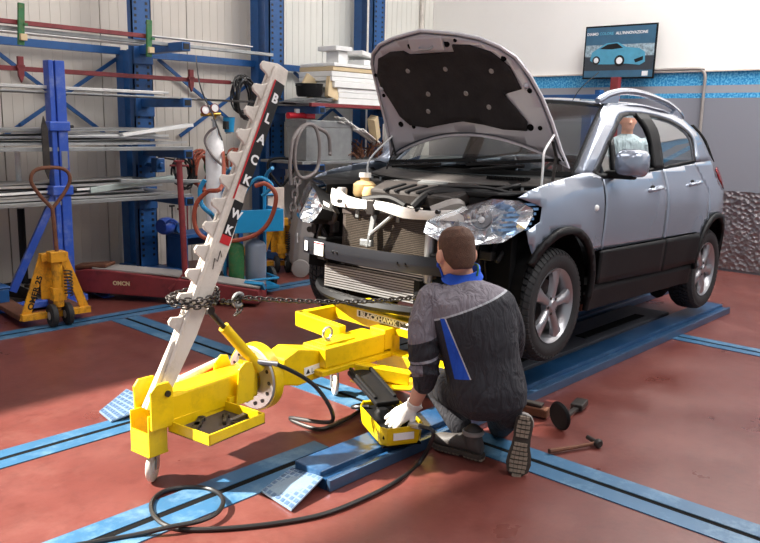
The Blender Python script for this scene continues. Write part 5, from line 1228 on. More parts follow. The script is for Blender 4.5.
# second level: flat bars
for (p, q, y, w_, h_, m_, l_) in (((0, 85), (160, 93), 6.40, .10, .025, 'alu', 'bright aluminium channel, nearest on the second rack level'), ((0, 91), (193, 98), 6.42, .14, .012, 'galv', 'grey flat sheet strip below the bright channel'),
        ((0, 86), (166, 92), 6.7, .10, .02, 'alu', 'silver bar behind the bright channel on the second level'), ((0, 92), (300, 103), 6.62, .05, .02, 'darkst', 'thin dark steel bar reaching past the mast on the second level')):
    stock(p, q, y, w_, h_, m_, l_, x0=1.3)
# third and fourth level: piles of sheet
rn = random.Random(11)
ORD = ['lowest', 'second from the bottom', 'third from the bottom', 'fourth from the bottom', 'middle', 'fourth from the top', 'third from the top', 'second from the top', 'topmost']
def pile(px1, pyb, n, y0, lab, z0, spread=.09, seedm=('alu', 'galv', 'alu', 'foam', 'galv', 'steel')):
    xe = Yp(px1, pyb, 6.4).x; z = z0
    for i in range(n):
        h_ = rn.choice((.004, .006, .010, .018)); w_ = rn.uniform(.25, .6); yc = 6.38+w_/2+rn.uniform(0, .12); x1 = xe-rn.uniform(0, .55)*(i > 0); x0 = x1-rn.uniform(1.6, 3.0); tl = rn.uniform(-.01, .03)
        b = MB(); nn = 6; rows = []
        for k in range(nn+1):
            t_ = k/nn; wv = .006*math.sin(t_*6+i)
            rows.append([V(lerp(x0, x1, t_)-x0, -w_/2, wv+tl*t_), V(lerp(x0, x1, t_)-x0, w_/2, wv+tl*t_)])
        if i % 3 == 0: 
            for r_ in rows: r_.insert(0, r_[0]+V(0, 0, .02))
        o = b.grid(rows).build('metal_sheet', M[seedm[i % len(seedm)]], solid=h_*.8+.001); o.location = (x0, yc, z+.004)
        tag(o, lab % ORD[i], 'metal sheet', 'metal sheets in the piles of the rack'); z += h_+.007
rn = random.Random(12)
pile(190, 145, 9, 6.4, 'long thin metal sheet, %s in the pile on the third rack level', 1.325)
pile(176, 190, 9, 6.4, 'long thin metal sheet, %s in the pile on the bottom rack level', .885)
for z_, px, l_ in ((1.31, 191, 'third'), (.87, 190, 'lowest')):
    xe = Yp(px, 145 if z_ > 1 else 195, 6.35).x
    o = MB().box((.8, 6.31, z_-.012), (xe, 6.36, z_+.02)).box((.8, 6.36, z_-.012), (xe, 7.0, z_-.004)).build('steel_tray', M['galv'], bevel=.002); tag(o, 'shallow galvanised tray under the sheets on the %s rack level' % l_, 'tray', 'galvanised rack trays')
# tilted light channel ends
a, b_ = Yp(120, 135, 6.45), Yp(190, 125, 6.45)
o = MB().bar(V(0, 0, 0), b_-a, .12, .03).build('metal_profile', M['foam'], bevel=.003); o.location = a; tag(o, 'pale tilted channel lying on top of the third level pile', 'metal bar')
a, b_ = Yp(88, 190, 6.42), Yp(172, 178, 6.42)
o = MB().bar(V(0, 0, 0), b_-a, .10, .05).build('metal_profile', mat('pale_green_grey', (168, 180, 176), .5, .2), bevel=.003); o.location = a; tag(o, 'pale green box profile on top of the lowest level pile', 'metal bar')
a, b_ = Yp(120, 181, 6.32), Yp(212, 181, 6.32)
o = MB().bar(V(0, 0, 0), b_-a, .04, .03).build('metal_profile', M['galv'], bevel=.003); o.location = a; tag(o, 'grey square tube sticking out right of the blue upright', 'metal bar')
# lower shelf behind the red ramp with blue tools
o = MB().box((4.36, 6.7, .40), (5.1, 7.03, .44)).box((4.36, 6.7, .0), (4.41, 7.03, .40)).box((5.05, 6.7, 0), (5.1, 7.03, .40)).box((4.36, 6.99, .28), (5.1, 7.03, .40)).build('low_shelf', BL, bevel=.004); tag(o, 'low blue shelf behind the maroon ramp by the upright', 'shelf')
c = Yp(166, 236, 6.85)
t = thing('blue_motor', 'blue lever hoist sitting on the low blue shelf', 'hoist', (c.x, 6.85, .441))
MB().lathe([(0, -.07), (.07, -.07), (.085, -.04), (.085, .04), (.07, .07), (0, .07)], (0, 0, .085), (1, .3, 0), 18).build('housing', M['pblue'], t, smooth=True)
MB().lathe([(.05, -.1), (.055, -.1), (.055, .1), (.05, .1)], (.12, 0, .06), (0, 1, 0), 14).build('drum', M['rblue'], t, smooth=True); MB().tube(bez([(-.05, -.06, .1), (0, -.1, .16), (.08, -.08, .12)], 5), .012).build('lever', M['pblue'], t, smooth=True)
# wall hooks with tools in the second bay
for k, (px, py, L_, mname) in enumerate(((172, 205, .35, 'darkst'), (180, 208, .3, 'rust'), (196, 205, .34, 'darkst'), (187, 200, .38, 'red'))):
    c = Yp(px, py, 7.3); o = MB().box((-.006, -.006, -L_), (.006, .006, 0)).lathe([(0, 0), (.022, 0), (.022, .03), (0, .03)], (0, 0, -L_), (0, 0, 1), 8).box((-.03, -.008, -.02), (.03, .008, 0)).build('hanging_tool', M[mname]); o.location = c
    tag(o, ['dark hanging steel tool left of the others above the low shelf', 'short rusty hanging tool above the low shelf', 'dark hanging tool nearest the mast', 'long red hanging tool above the low shelf'][k], 'tool', 'tools hanging behind the lowest rack arms')
# cable and hose coils hung in the second bay
def coil(px, py, y, R_, n, r_, m_, lab, cat='hose coil', sq=1.0, name='hose_coil', tilt=.12, g=None):
    c = Yp(px, py, y); pts = []
    for i in range(n*18): 
        a = 2*PI*i/18; rr = R_*(1+.10*math.sin(i*.37)+.06*math.sin(i*1.3)); pts.append(c+V(rr*math.cos(a)*.8, -tilt*i/(n*18)*1.0+.02*math.sin(i*.9), rr*math.sin(a)*sq-.03*math.cos(i*.11)))
    o = MB().tube(pts, r_, 6).build(name, M[m_], smooth=True)
    MB().cyl(c+V(0, .0, R_*.75*sq), c+V(0, 7.5-y, R_*.75*sq+.02), .01, n=8).build('hook', M['darkst'], o)
    return tag(o, lab, cat, g)
coil(240, 97, 6.9, .15, 7, .011, 'hose', 'black cable coil hanging behind the top of the mast', sq=1.3)
coil(198, 170, 7.1, .14, 7, .012, 'copper', 'red brown hose coil hung right of the grey square tube', sq=1.3)
coil(180, 172, 7.1, .13, 5, .012, 'hose', 'black hose coil hung beside the blue upright', sq=1.2)
coil(212, 165, 7.15, .12, 5, .012, 'green', 'dark green hose coil behind the white gas bottle', sq=1.2)
coil(232, 168, 7.1, .13, 5, .011, 'copper', 'red hose coil right of the green one', sq=1.4)
c = Yp(158, 165, 6.9); o = MB().box((-.05, -.05, -.07), (.05, .05, .07)).lathe([(0, 0), (.03, 0), (.03, .03), (0, .03)], (0, -.05, 0), (0, -1, 0), 12).box((-.05, .05, -.02), (.05, .45, .02)).build('switch_box', M['rblue'], bevel=.01); o.location = c; tag(o, 'small blue switch box beside the red brown hose coil', 'box')
# ---------------------------------------------------------------- right bay shelves
xa, xb = 6.0, 8.9
o = MB().box((5.75, 6.34, 1.745), (xb, 6.38, 1.785)).build('shelf_edge', M['red'], bevel=.003); tag(o, 'red front beam under the foam stack shelf', 'beam')
o = MB().box((5.75, 6.38, 1.755), (xb, 7.05, 1.785)).build('shelf_board', M['galv'], bevel=.003); tag(o, 'grey shelf board carrying the white foam stack', 'shelf')
o = MB().box((5.62, 6.34, 1.13), (xb, 7.05, 1.16)).build('shelf_board', M['galv'], bevel=.003); tag(o, 'grey lower shelf board carrying the grey metal case', 'shelf')
# foam stack
z = 1.787
c0 = Yp(329, 90, 6.5).x; c1 = 8.1
fs = [.07, .06, .05, .07, .05, .06, .05, .04]
for i, h_ in enumerate(fs):
    j = rn.uniform(-.02, .02); o = MB().box((c0+j+(.1 if i < 3 else 0), 6.42+rn.uniform(0, .03), z), (c1+j, 7.0, z+h_-.003)).build('foam_slab', M['foam' if i != 6 else 'card'], bevel=.006); z += h_
    tag(o, ['white foam slab, lowest of the stack on the red edged shelf', 'white foam slab, second from the bottom of the stack', 'white foam slab, third from the bottom of the stack', 'thicker white foam slab, fourth from the bottom', 'white foam slab, fifth from the bottom of the stack', 'white foam slab just under the beige board', 'beige board near the top of the foam stack', 'thin white slab on top of the foam stack'][i], 'foam slab', 'slabs in the foam stack')
def blk(px, py, y, s, m_, lab, cat, name, rot=(0, 0, 0), bev=.006):
    c = Yp(px, py, y); o = MB().cb((0, 0, 0), s).build(name, M[m_], bevel=bev); o.location = c; o.rotation_euler = rot; return tag(o, lab, cat)
o = blk(337, 57.5, 6.6, (.15, .2, .13), 'foam', 'small white foam cube on top of the stack', 'foam block', 'foam_block'); o.location.z = z+.066
o = blk(335, 47, 6.6, (.26, .3, .05), 'foam', 'flat white foam cap lying on the small foam cube', 'foam block', 'foam_block'); o.location.z = z+.159
o = blk(362, 44, 6.65, (.45, .3, .05), 'foam', 'tilted white foam sheet leaning on the stack top by the hood', 'foam slab', 'foam_slab', (0, .1, .2)); o.location.z = z+.12
o = blk(362, 54, 6.62, (.30, .3, .06), 'foam', 'white foam piece under the tilted sheet', 'foam block', 'foam_block', (0, .0, .1)); o.location.z = z+.033
o = blk(337, 87, 6.5, (.30, .06, .36), 'card', 'beige cardboard panel leaning against the foam stack', 'cardboard', 'cardboard_sheet', (-.15, .28, 0)); o.location.z = 1.787+.21
o = blk(309, 77, 6.75, (.20, .04, .22), 'card', 'pale card piece standing behind the black pot', 'cardboard', 'cardboard_piece', (.1, .5, 0)); o.location.z = 1.787+.19
c = Yp(311, 92, 6.55)
pt = thing('black_pot', 'round black pot with lugs on a folded grey sheet, on the shelf by the foam', 'pot', (c.x, 6.58, 1.855))
MB().lathe([(0, 0), (.125, 0), (.14, .02), (.15, .13), (.158, .135), (.15, .14), (.135, .12), (.125, .03), (0, .02)], (0, 0, 0), (0, 0, 1), 26).build('bowl', M['black'], pt, smooth=True)
for s in (-1, 1): MB().tube(bez([(s*.145, -.03, .11), (s*.19, 0, .115), (s*.145, .03, .11)], 5), .010).build('handle', M['black'], pt, smooth=True)
for k in range(4):
    o = MB().grid([[V(x_*.09, y_, .01*math.sin(x_*1.4+k)+.004*x_) for y_ in (-.14, .14)] for x_ in range(-3, 4)]).build('folded_sheet', M['galv'], solid=.005); c = Yp(306, 101, 6.52); o.location = (c.x+.03*k, 6.55, 1.795+.014*k); o.rotation_euler = (0, -.03, .05*k)
    tag(o, 'crumpled grey plastic sheet under the black pot, %s of the four' % ['lowest', 'second', 'third', 'topmost'][k], 'sheet', 'folded grey sheets under the pot')
# lower right shelf: metal case, cables, red tool, trim lengths
c = Yp(323, 145, 6.6)
cs = thing('metal_case', 'grey sheet metal case on the lower shelf behind the looped cable', 'case', (c.x-.05, 6.6, 1.161))
MB().box((-.34, -.15, 0), (.36, .18, .43)).build('body', M['galv'], cs, bevel=.008); MB().box((-.345, -.155, .36), (.365, .185, .44)).build('lid', M['galv'], cs, bevel=.008)
c = Yp(300, 122, 6.5); o = thing('red_grinder', 'bright red power tool on top of the grey metal case', 'power tool', (c.x, 6.55, 1.605))
MB().cyl((-.13, 0, .04), (.12, 0, .045), .035, .03).build('motor_body', M['bred'], o, smooth=True); MB().cb((.17, 0, .04), (.14, .08, .06)).build('gear_head', M['bred'], o, bevel=.012); MB().cb((.0, 0, .09), (.05, .04, .05)).build('switch', M['bwhite'], o, bevel=.005)
gc = [(291, 185), (290, 165), (293, 140), (303, 126), (314, 126), (319, 140), (319, 160), (315, 172), (303, 178), (296, 170), (295, 150), (300, 132), (308, 124), (318, 128), (328, 135), (330, 150), (330, 155)]
o = MB().tube(bez([Yp(x_, y_, 6.28-.01*(i % 3)) for i, (x_, y_) in enumerate(gc)], 6), .020, 8).build('cable_loop', M['gcable'], smooth=True); tag(o, 'thick grey cable looped in front of the grey metal case', 'cable')
ch2 = thing('hanging_chain', 'heavy grey hook chain hanging below the looped cable', 'chain', (0, 0, 0))
LK2 = MB().tube([V(x_*2.6, y_*2.8, 0) for x_, y_ in [(.017, 0), (.015, .008), (.006, .0105), (-.006, .0105), (-.015, .008), (-.017, 0), (-.015, -.008), (-.006, -.0105), (.006, -.0105), (.015, -.008)]], .012, 6, closed=True).mesh('chain_link', M['gcable'])
chain([Yp(297, 178, 6.28), Yp(294, 200, 6.28), Yp(290, 228, 6.28)], ch2, LK2, .07)
chain([Yp(297, 178, 6.28), Yp(300, 188, 6.28)], ch2, LK2, .06); MB().tube(bez([Yp(302, 218, 6.3), Yp(300, 232, 6.28), Yp(294, 240, 6.28), Yp(290, 235, 6.28)], 5), .014).build('hook', M['gcable'], ch2, smooth=True)
labs = ['white plastic trim strip sticking up, leftmost of the fan', 'white plastic trim strip in the fan on the lower shelf', 'white trim strip rising in the middle of the fan', 'white trim strip in the fan above the brush pile', 'white trim strip beside the beige wooden block', 'low white trim strip at the right of the fan', 'lowest white trim strip near the hood hinge', 'thin white trim strip at the back of the fan', 'short white trim strip at the front of the fan', 'bent white trim strip next to the hood']
for k in range(10):
    a = Yp(336+3.2*k, 118+rn.uniform(-4, 5)+k*1.2, 6.42); b_ = Yp(372+3*k, 138+2.4*k+rn.uniform(-3, 3), 6.85)
    o = MB().bar(V(0, 0, 0), b_-a, .05, .012).build('trim_strip', M['white'], bevel=.002); o.location = a; tag(o, labs[k], 'trim strip', 'white trim strips in the fan')
o = blk(374, 128, 6.5, (.10, .10, .30), 'card', 'beige wooden block leaning between the trim strips and the hood', 'wood block', 'wood_block', (.2, -.6, .2))
b = MB()
for k in range(60):
    c = Yp(352+rn.uniform(0, 36), 160, 6.6); a = V(c.x+rn.uniform(-.1, .1), 6.6+rn.uniform(-.15, .15), 1.165+rn.uniform(0, .03)); e = a+V(rn.uniform(-.22, .22), rn.uniform(-.15, .15), rn.uniform(.03, .22)); b.tube(bez([a, (a+e)/2+V(rn.uniform(-.04, .04), 0, .04), e], 3), .007, 5)
o = b.build('brushwood', M['rust'], smooth=True, fix=False); tag(o, 'heap of brown tangled rods on the lower shelf beside the hood', 'rod heap', None, 'stuff')
b = MB(); c = Yp(368, 182, 6.5); o = MB().box((-.3, -.2, 0), (.3, .2, .36)).box((-.31, -.21, .36), (.31, .21, .38)).build('carton', M['wood'], bevel=.006); o.location = (c.x, 6.75, .62); tag(o, 'brown carton below the lower shelf beside the car', 'carton')
o = MB().box((-.5, -.25, 0), (.6, .25, .62)).build('storage_crate', M['mblock'], bevel=.01); o.location = (c.x, 6.75, 0); tag(o, 'dark storage crate on the floor behind the car front', 'crate')
# ================================================================ things on the floor at the left
pp = thing('puller_post', 'royal blue upright steel post with collar and brace behind the pallet truck', 'post', (2.98, 6.35, 0))
lean = -.0
MB().box((-.085, -.05, 0), (-.045, .05, 2.02)).box((-.045, -.03, 0), (-.03, .06, 2.01)).box((-.03, -.05, 0), (.05, .05, 2.02)).build('column', M['pblue'], pp, bevel=.006)
for z_ in (1.50, .98): 
    k = MB().box((-.11, -.07, z_-.04), (.065, .07, z_+.04)).build('collar', M['pblue'], pp, bevel=.01); MB().cyl((.065, -.02, z_), (.11, -.02, z_), .013).build('locking_pin', M['ink'], k)
MB().bar((-.06, 0, .95), (-.42, .1, .16), .06, .06).build('brace', M['pblue'], pp, bevel=.005)
MB().box((-.55, -.04, .02), (.16, .04, .08)).build('base_beam', M['pblue'], pp, bevel=.01); MB().box((-.06, -.22, .0), (.06, .3, .03)).build('base_foot', M['pblue'], pp, bevel=.01)
MB().box((-.015, -.0535, 1.16), (.035, -.0505, 1.30)).build('worn_label', M['steel'], pp) 
MB().prism([(-.02, .42), (.0, .5), (.03, .40), (.035, .1), (.015, 0), (-.02, .1)], .012, basis((1, 0, 0), (0, 0, 1), (0, -1, 0), (-.17, -.09, 1.08))).build('hanging_blade', M['darkst'], pp)
o = MB().box((0, -.05, .0), (.62, .05, .012)).box((0, -.008, .012), (.62, .008, .10)).box((0, -.05, .10), (.62, .05, .112)).build('steel_beam', M['pblue'], bevel=.002)
a = at(84, 286, 'z', 0); b_ = at(118, 302, 'z', 0); o.location = a; o.rotation_euler = (0, 0, math.atan2(b_.y-a.y, b_.x-a.x)); tag(o, 'short royal blue I-beam lying on the floor beside the pallet truck', 'beam')
# blue toolbox pieces at the far left edge
o = MB().box((-.1, -.1, 0), (.1, .1, .20)).box((-.11, -.11, .20), (.11, .11, .22)).build('blue_bin', M['rblue'], bevel=.01); o.location = at(-8, 295, 'y', 6.5); o.location.z = 0; tag(o, 'dark blue steel bin at the left edge behind the floor jack', 'bin')
# yellow pallet truck
def pallet_truck(loc, rz, label, back=False, s=1.0):
    t = thing('pallet_truck', label, 'pallet truck', loc, rz, 'pallet trucks')     # local -x: forks away, +x: steering side towards the viewer
    oy = M['oldyellow']
    for sd in (-1, 1):
        f = MB().box((-1.15, sd*.19-.07, .05), (-.03, sd*.19+.07, .09)).build('fork', oy if back else M['rust'], t, bevel=.006)
        MB().cyl((-.98, sd*.19-.05, .04), (-.98, sd*.19+.05, .04), .04).build('fork_roller', M['grey'], f, smooth=True)
    for sd in (-1, 1):      # sloping side plates of the A-shaped frame
        MB().prism([(sd*.27, .06), (sd*.20, .06), (sd*.05, .50), (sd*.06, .55), (sd*.10, .55)], .02, basis((0, 1, 0), (0, 0, 1), (1, 0, 0), (-.04, 0, 0))).build('side_frame', oy, t, bevel=.003)
    MB().box((-.05, -.26, .06), (.01, .26, .11)).box((-.05, -.10, .5), (.02, .10, .56)).box((-.045, -.1, .2), (-.035, .1, .5)).build('cross_frame', oy, t, bevel=.004)
    MB().cyl((.04, 0, .15), (.04, 0, .50), .04).box((.0, -.06, .50), (.10, .06, .58)).box((.0, -.05, .20), (.08, .05, .30)).build('pump_body', oy, t, bevel=.004)
    sp = MB().tube([V(.10+.028*math.cos(a), .028*math.sin(a)+.06, .24+.20*a/(2*PI*8)) for a in [2*PI*i/10 for i in range(80)]], .006, 5).build('spring', M['darkst'], t, smooth=True)
    for sd in (-1, 1):
        w_ = MB().lathe([(0, -.024), (.04, -.024), (.045, -.018), (.075, -.024), (.088, -.016), (.09, 0), (.088, .016), (.075, .024), (.045, .018), (.04, .024), (0, .024)], (.06, sd*.058, .09), (0, 1, 0), 26).build('steer_wheel', M['rubber'], t, smooth=True)
        MB().lathe([(0, -.026), (.03, -.026), (.03, .026), (0, .026)], (.06, sd*.058, .09), (0, 1, 0), 14).build('wheel_hub', M['grey'], w_, smooth=True)
    h0 = V(.07, 0, .50); h1 = V(.02 if not back else .02, 0, .90)
    MB().tube([h0, h1], .016).build('drawbar', M['rust'] if not back else M['black'], t, smooth=True)
    k = [(0, 0), (.085, .10), (.14, .20), (.125, .27), (.06, .30), (-.06, .30), (-.125, .27), (-.14, .20), (-.085, .10), (0, 0)]
    MB().tube(bez([h1+V(-.0, y_, z_) for y_, z_ in k], 5), .014, 8).build('handle_loop', M['rust'] if not back else M['black'], t, smooth=True)
    return t
pt_ = pallet_truck((2.62, 5.78, 0), math.radians(-95), 'worn yellow pallet truck with rusty loop handle, by the blue post at left')
up_ = V(0, .33, .94).normalized(); side_ = basis(up_, V(1, 0, 0).cross(up_), V(1, 0, 0), (-.019, -.205, .12))
text('lettering', 'OMER 25', .056, M['ink'], pt_, side_ @ Matrix.Translation((.02, -.022, .0008)), font_bold=.002, sx=1.2)
cpt = at(281, 271, 'z', 0)
pallet_truck((cpt.x, cpt.y, 0), math.radians(-118), 'second pallet truck, orange yellow with black handle, deep behind the gas bottle', True)
# silver floor jack with long handle
c = at(26, 300, 'z', 0)
jk = thing('floor_jack', 'dark trolley jack with a silver and black upright handle at the left edge', 'floor jack', tuple(c), 1.9)
for sd in (-1, 1):
    MB().prism([(-.32, .04), (.16, .04), (.18, .14), (.05, .17), (-.30, .09)], .012, basis((1, 0, 0), (0, 0, 1), (0, -1, 0), (0, sd*.10, 0))).build('side_plate', M['darkst'], jk, bevel=.003)
    MB().lathe([(0, -.02), (.05, -.02), (.05, .02), (0, .02)], (-.28, sd*.14, .05), (0, 1, 0), 18).build('jack_wheel', M['darkst'], jk, smooth=True); MB().lathe([(0, -.015), (.035, -.015), (.035, .015), (0, .015)], (.15, sd*.13, .035), (0, 1, 0), 16).build('jack_wheel', M['darkst'], jk, smooth=True)
MB().box((-.1, -.09, .05), (.16, .09, .12)).lathe([(0, 0), (.05, 0), (.045, .08), (.03, .12), (0, .12)], (.08, 0, .11), (0, 0, 1), 16).build('pump_housing', M['alu'], jk, bevel=.006)
MB().bar((-.02, 0, .12), (-.30, 0, .14), .06, .05).cyl((-.32, 0, .13), (-.32, 0, .16), .05).build('lift_arm', M['darkst'], jk, bevel=.004)
jd = c.dot(FV); jt = at(17, 148, 'a', jd)-c; jb = at(25, 283, 'a', jd)-c; R19 = Matrix.Rotation(-1.9, 3, 'Z'); jt = R19 @ jt; jb = R19 @ jb; jm = jb.lerp(jt, .56)
MB().tube([jb, jm], .030).build('handle_grip', M['black'], jk, smooth=True)
MB().tube([jm, jt], .022).build('handle_rod', M['bwhite'], jk, smooth=True)
# maroon ramp body lying along the rack
rp = thing('hydraulic_ramp', 'long maroon steel jack body with dark top lying along the rack', 'floor jack', (0, 0, 0))
q0 = at(82, 262, 'z', 0); q1 = at(236, 300, 'z', 0); q0 = V(3.15, 6.72, 0); q1 = V(4.22, 5.28, 0)
d = (q1-q0).normalized(); sd_ = V(-d.y, d.x, 0); L_ = (q1-q0).length
Mr = basis(d, (0, 0, 1), d.cross(V(0, 0, 1)), q0)
MB().prism([(0, .10), (0, .22), (.25, .27), (.45, .27), (L_*.8, .19), (L_, .15), (L_, .03), (L_*.5, .05), (.2, .07)], .30, Mr, -.15).build('body', M['red'], rp, bevel=.008)
MB().bar(q0+d*.30+V(0, 0, .278), q0+d*(L_*.55)+V(0, 0, .245), .24, .012).bar(q0+d*(L_*.55)+V(0, 0, .245), q0+d*L_+V(0, 0, .165), .24, .012).build('top_plate', M['wood'] if False else M['grey'], rp)
MB().bar(q0+d*(.1)+V(0, 0, .27), q0+d*(.42)+V(0, 0, .30), .20, .03).build('saddle', M['rust'], rp, bevel=.01)
for k_, s_ in ((.58, -1), (.9, -1), (.1, -1), (.1, 1), (.9, 1)):
    c = q0+d*(L_*k_)-sd_*(.19*-s_ if s_ > 0 else .19); MB().lathe([(0, -.018), (.045, -.018), (.048, 0), (.045, .018), (0, .018)], c+V(0, 0, .048), sd_, 18).build('ramp_wheel', M['darkst'], rp, smooth=True)
Mt = basis(d, (0, 0, 1), d.cross(V(0, 0, 1)), q0+d*.50+V(0, 0, .145)+d.cross(V(0, 0, 1))*.1505)
text('lettering', 'OMCN', .05, M['card'], rp, Mt, font_bold=.002)
MB().bar(q1-d*.05+V(0, 0, .14), q1-d*.05+V(-.05, -.02, .20), .18, .03).build('ramp_lug', M['cyan'], rp)
o = MB().bar((0, 0, .0), (-.12, .10, 1.0), .05, .05).build('ramp_handle', M['red'], rp, bevel=.01)
a = at(186, 286, 'z', .15); tp = at(179, 162, 'a', a.dot(FV))
bpy.data.objects.remove(o)
o = MB().tube([a, tp], .026, 10).lathe([(0, 0), (.045, 0), (.045, .015), (0, .015)], tp, (0, 0, 1), 16).cyl(tp+V(-.06, .05, -.03), tp+V(.06, -.05, -.03), .009).build('handle', M['red'], rp, smooth=True)
MB().bar(a+V(0, 0, .12), a+V(-.14, .05, -.02), .025, .02).build('handle_stay', M['red'], rp)
# gas bottles on a cart
gx = V(4.40, 5.65, 0)
gt = thing('welding_cart', 'blue bottle cart with a tray, wheels and curved push handles behind the mast', 'cart', tuple(gx), -.25)
MB().box((-.27, -.12, .06), (.22, .42, .09)).build('cart_base', M['cyan'], gt, bevel=.006)
for sd in (-1, 1):
    MB().tube(bez([(sd*.20, .16, .08), (sd*.20, .16, .9), (sd*.20, .12, 1.08), (sd*.20, -.02, 1.16)], 5), .017, 8).build('push_handle', M['cyan'], gt, smooth=True)
    k = MB().lathe([(.05, -.02), (.095, -.024), (.11, -.016), (.11, .016), (.095, .024), (.05, .02)], (sd*.26, .16, .11), (1, 0, 0), 24, closed=True).build('cart_wheel', M['rubber'], gt, smooth=True)
    MB().lathe([(0, -.015), (.055, -.015), (.055, .015), (0, .015)], (sd*.26, .16, .11), (1, 0, 0), 16).build('wheel_hub', M['grey'], k, smooth=True)
MB().box((-.24, -.16, .62), (.24, .20, .635)).box((-.24, -.165, .60), (.24, -.15, .80)).box((-.24, -.16, .6), (-.225, .2, .80)).box((.225, -.16, .6), (.24, .2, .80)).build('cart_tray', M['cyan'], gt, bevel=.003)
MB().tube([(-.2, -.13, .16), (.2, -.13, .16)], .012).tube([(-.2, -.13, .16), (-.2, .16, .16)], .012).tube([(.2, -.13, .16), (.2, .16, .16)], .012).build('cart_rail', M['cyan'], gt, smooth=True)
def bottle(x_, y_, r_, h_, m_, lab):
    c = gx+V(x_, y_, .092); t = thing('gas_bottle', lab, 'gas bottle', tuple(c), 0, 'gas bottles on the blue cart')
    MB().lathe([(0, 0), (r_*.95, 0), (r_, .02), (r_, h_*.84), (r_*.85, h_*.91), (r_*.4, h_*.96), (r_*.28, h_), (0, h_)], (0, 0, 0), (0, 0, 1), 26).build('cylinder', M[m_], t, smooth=True)
    MB().cyl((0, 0, h_), (0, 0, h_+.07), .018).lathe([(0, 0), (.03, 0), (.03, .012), (0, .012)], (0, 0, h_+.06), (0, 0, 1), 14).build('valve', M['steel'], t, smooth=True); return t, c, h_
M['gsteel'] = mat('blue_grey_bottle', (140, 150, 166), .4, .4, .08, 6)
bottle(.04, .0, .095, .43, 'gsteel', 'blue grey gas bottle standing under the cart tray')
bottle(-.14, .05, .07, .42, 'green', 'green gas bottle partly hidden behind the mast')
t_, c_, h_ = bottle(-.17, .31, .085, 1.42, 'bwhite', 'tall white gas bottle with two gauges behind the mast')
# regulator, gauges, blue cup
rg = thing('gas_regulator', 'brass regulator with two white gauges beside the toothed mast', 'regulator', tuple(c_+V(0, 0, h_+.07)))
for dx, dz in ((-.13, .08), (-.03, .10)):
    g = MB().lathe([(0, -.015), (.034, -.015), (.036, .008), (0, .012)], (dx, -.05, dz), (-.2, -1, .1), 18).build('gauge', M['bwhite'], rg, smooth=True); MB().lathe([(.034, -.016), (.039, -.014), (.039, .012), (.034, .013)], (dx, -.05, dz), (-.2, -1, .1), 18, closed=True).build('gauge_rim', M['red'], g, smooth=True)
MB().cyl((-.15, -.02, .04), (.05, -.02, .05), .016).cyl((0, 0, 0), (0, -.02, .05), .014).build('regulator_body', mat('brass', (190, 150, 70), .35, .8), rg, smooth=True)
b = at(229, 123, 'a', c_.dot(FV)); b.z -= .02
cp = thing('blue_cup', 'bright blue plastic beaker hung beside the toothed mast', 'beaker', tuple(b))
MB().lathe([(0, -.06), (.042, -.06), (.055, .07), (.060, .072), (.052, .066), (.04, -.05), (0, -.05)], (0, 0, 0), (0, 0, 1), 20).build('beaker', M['cyan'], cp, smooth=True); MB().cb((-.05, -.02, .0), (.03, .05, .07)).build('label', M['ink'], cp); MB().box((-.02, .0, -.075), (.02, .03, -.06)).build('bracket', M['steel'], cp)
def hose(pts, r_, m_, lab, name='gas_hose'): o = MB().tube(bez(pts, 8), r_, 8).build(name, M[m_], smooth=True); return tag(o, lab, 'hose')
ag = c_.dot(FV)
hose([at(x_, y_, 'a', ag-.1) for x_, y_ in ((216, 127), (208, 133), (205, 142), (212, 155), (222, 165), (232, 172))], .012, 'gcable', 'short grey hose curling from the gauges down behind the mast')
hose([at(x_, y_, 'a', 5.9) for x_, y_ in ((255, 186), (266, 184), (276, 196), (270, 220), (255, 235), (230, 241), (205, 238), (195, 225), (196, 205), (207, 192), (222, 186))]+[c_+V(.05, -.05, 1.2), c_+V(0, 0, h_+.05)], .017, 'copper', 'red brown hose loop round the mast and the blue cart')
hose([at(x_, y_, 'a', 6.1) for x_, y_ in ((262, 196), (272, 186), (262, 178), (252, 182), (240, 200))], .014, 'cyan', 'bright blue hose arching over the cart handle')
hose([at(x_, y_, 'a', 6.1) for x_, y_ in ((205, 180), (200, 190), (202, 205), (212, 215))]+[c_+V(0, 0, .55)], .018, 'cyan', 'short bright blue hose left of the mast')
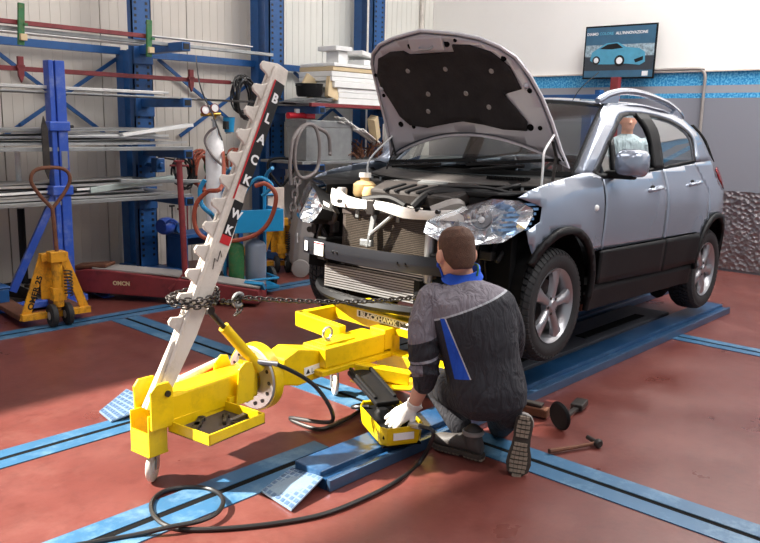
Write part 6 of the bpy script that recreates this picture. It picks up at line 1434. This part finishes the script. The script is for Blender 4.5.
hose([at(x_, y_, 'a', 6.0) for x_, y_ in ((198, 72), (202, 90), (214, 118), (222, 140))][:0]+[at(196, 56, 'y', 7.34), at(200, 85, 'a', 6.6), at(214, 118, 'a', 6.2), at(222, 140, 'a', 6.05)], .006, 'ink', 'thin black cable dropping down to the gauges')
o = MB().cb((.33, .19, .77), (.17, .02, .39), Matrix.Rotation(0, 4, 'Z')).build('wooden_board', mat('pale_grain_board', (206, 190, 178), .6, 0, .2, 4), gt, bevel=.004); tag(o, 'pale wooden board')  # separate wooden board, built here as a part of the cart
MB().tube([(.20, .16, .62), (.33, .18, .62)], .012).tube([(.20, .16, .9), (.33, .18, .9)], .012).build('board_bracket', M['cyan'], gt)
# grey wheeled machine behind the car front
c = at(313, 274, 'z', 0)
gm = thing('wheeled_machine', 'grey plastic workshop machine with wheels, half hidden behind the far headlamp', 'machine', (c.x, c.y, 0), -.5)
rows = []
for z_, w_, d_ in ((.10, .20, .18), (.12, .23, .20), (.42, .22, .20), (.66, .17, .17), (.70, .14, .14)): rows.append([V(w_*x_, d_*y_+(.12-.15*z_), z_) for x_, y_ in ((-1, -.8), (-.8, -1), (.8, -1), (1, -.8), (1, .8), (.8, 1), (-.8, 1), (-1, .8), (-1, -.8))])
rows.append([V(0, .05, .70)]*9)
MB().grid(rows).build('housing', M['grey'], gm, bevel=.01)
MB().box((-.10, -.14, .40), (.12, -.10, .69)).build('front_panel', M['black'], gm, bevel=.015); MB().box((-.20, -.125, .36), (-.10, -.10, .46)).build('sticker', M['bwhite'], gm)
for sx_, sy_ in ((.17, -.16), (-.17, -.16), (.17, .14), (-.17, .14)): MB().lathe([(0, -.025), (.05, -.025), (.09, -.02), (.095, 0), (.09, .02), (.05, .025), (0, .025)], (sx_, sy_, .095), (.3, 1, 0), 22).build('machine_wheel', M['grey'], gm, smooth=True)
o = MB().lathe([(0, 0), (.06, 0), (.07, .02), (.07, .09), (.05, .11), (0, .11)], (0, 0, 0), (0, 0, 1), 18).build('white_drum', M['foam'], smooth=True); o.location = at(283, 242, 'y', 6.3); o.location.z = .62
bpy.data.objects.remove(o)
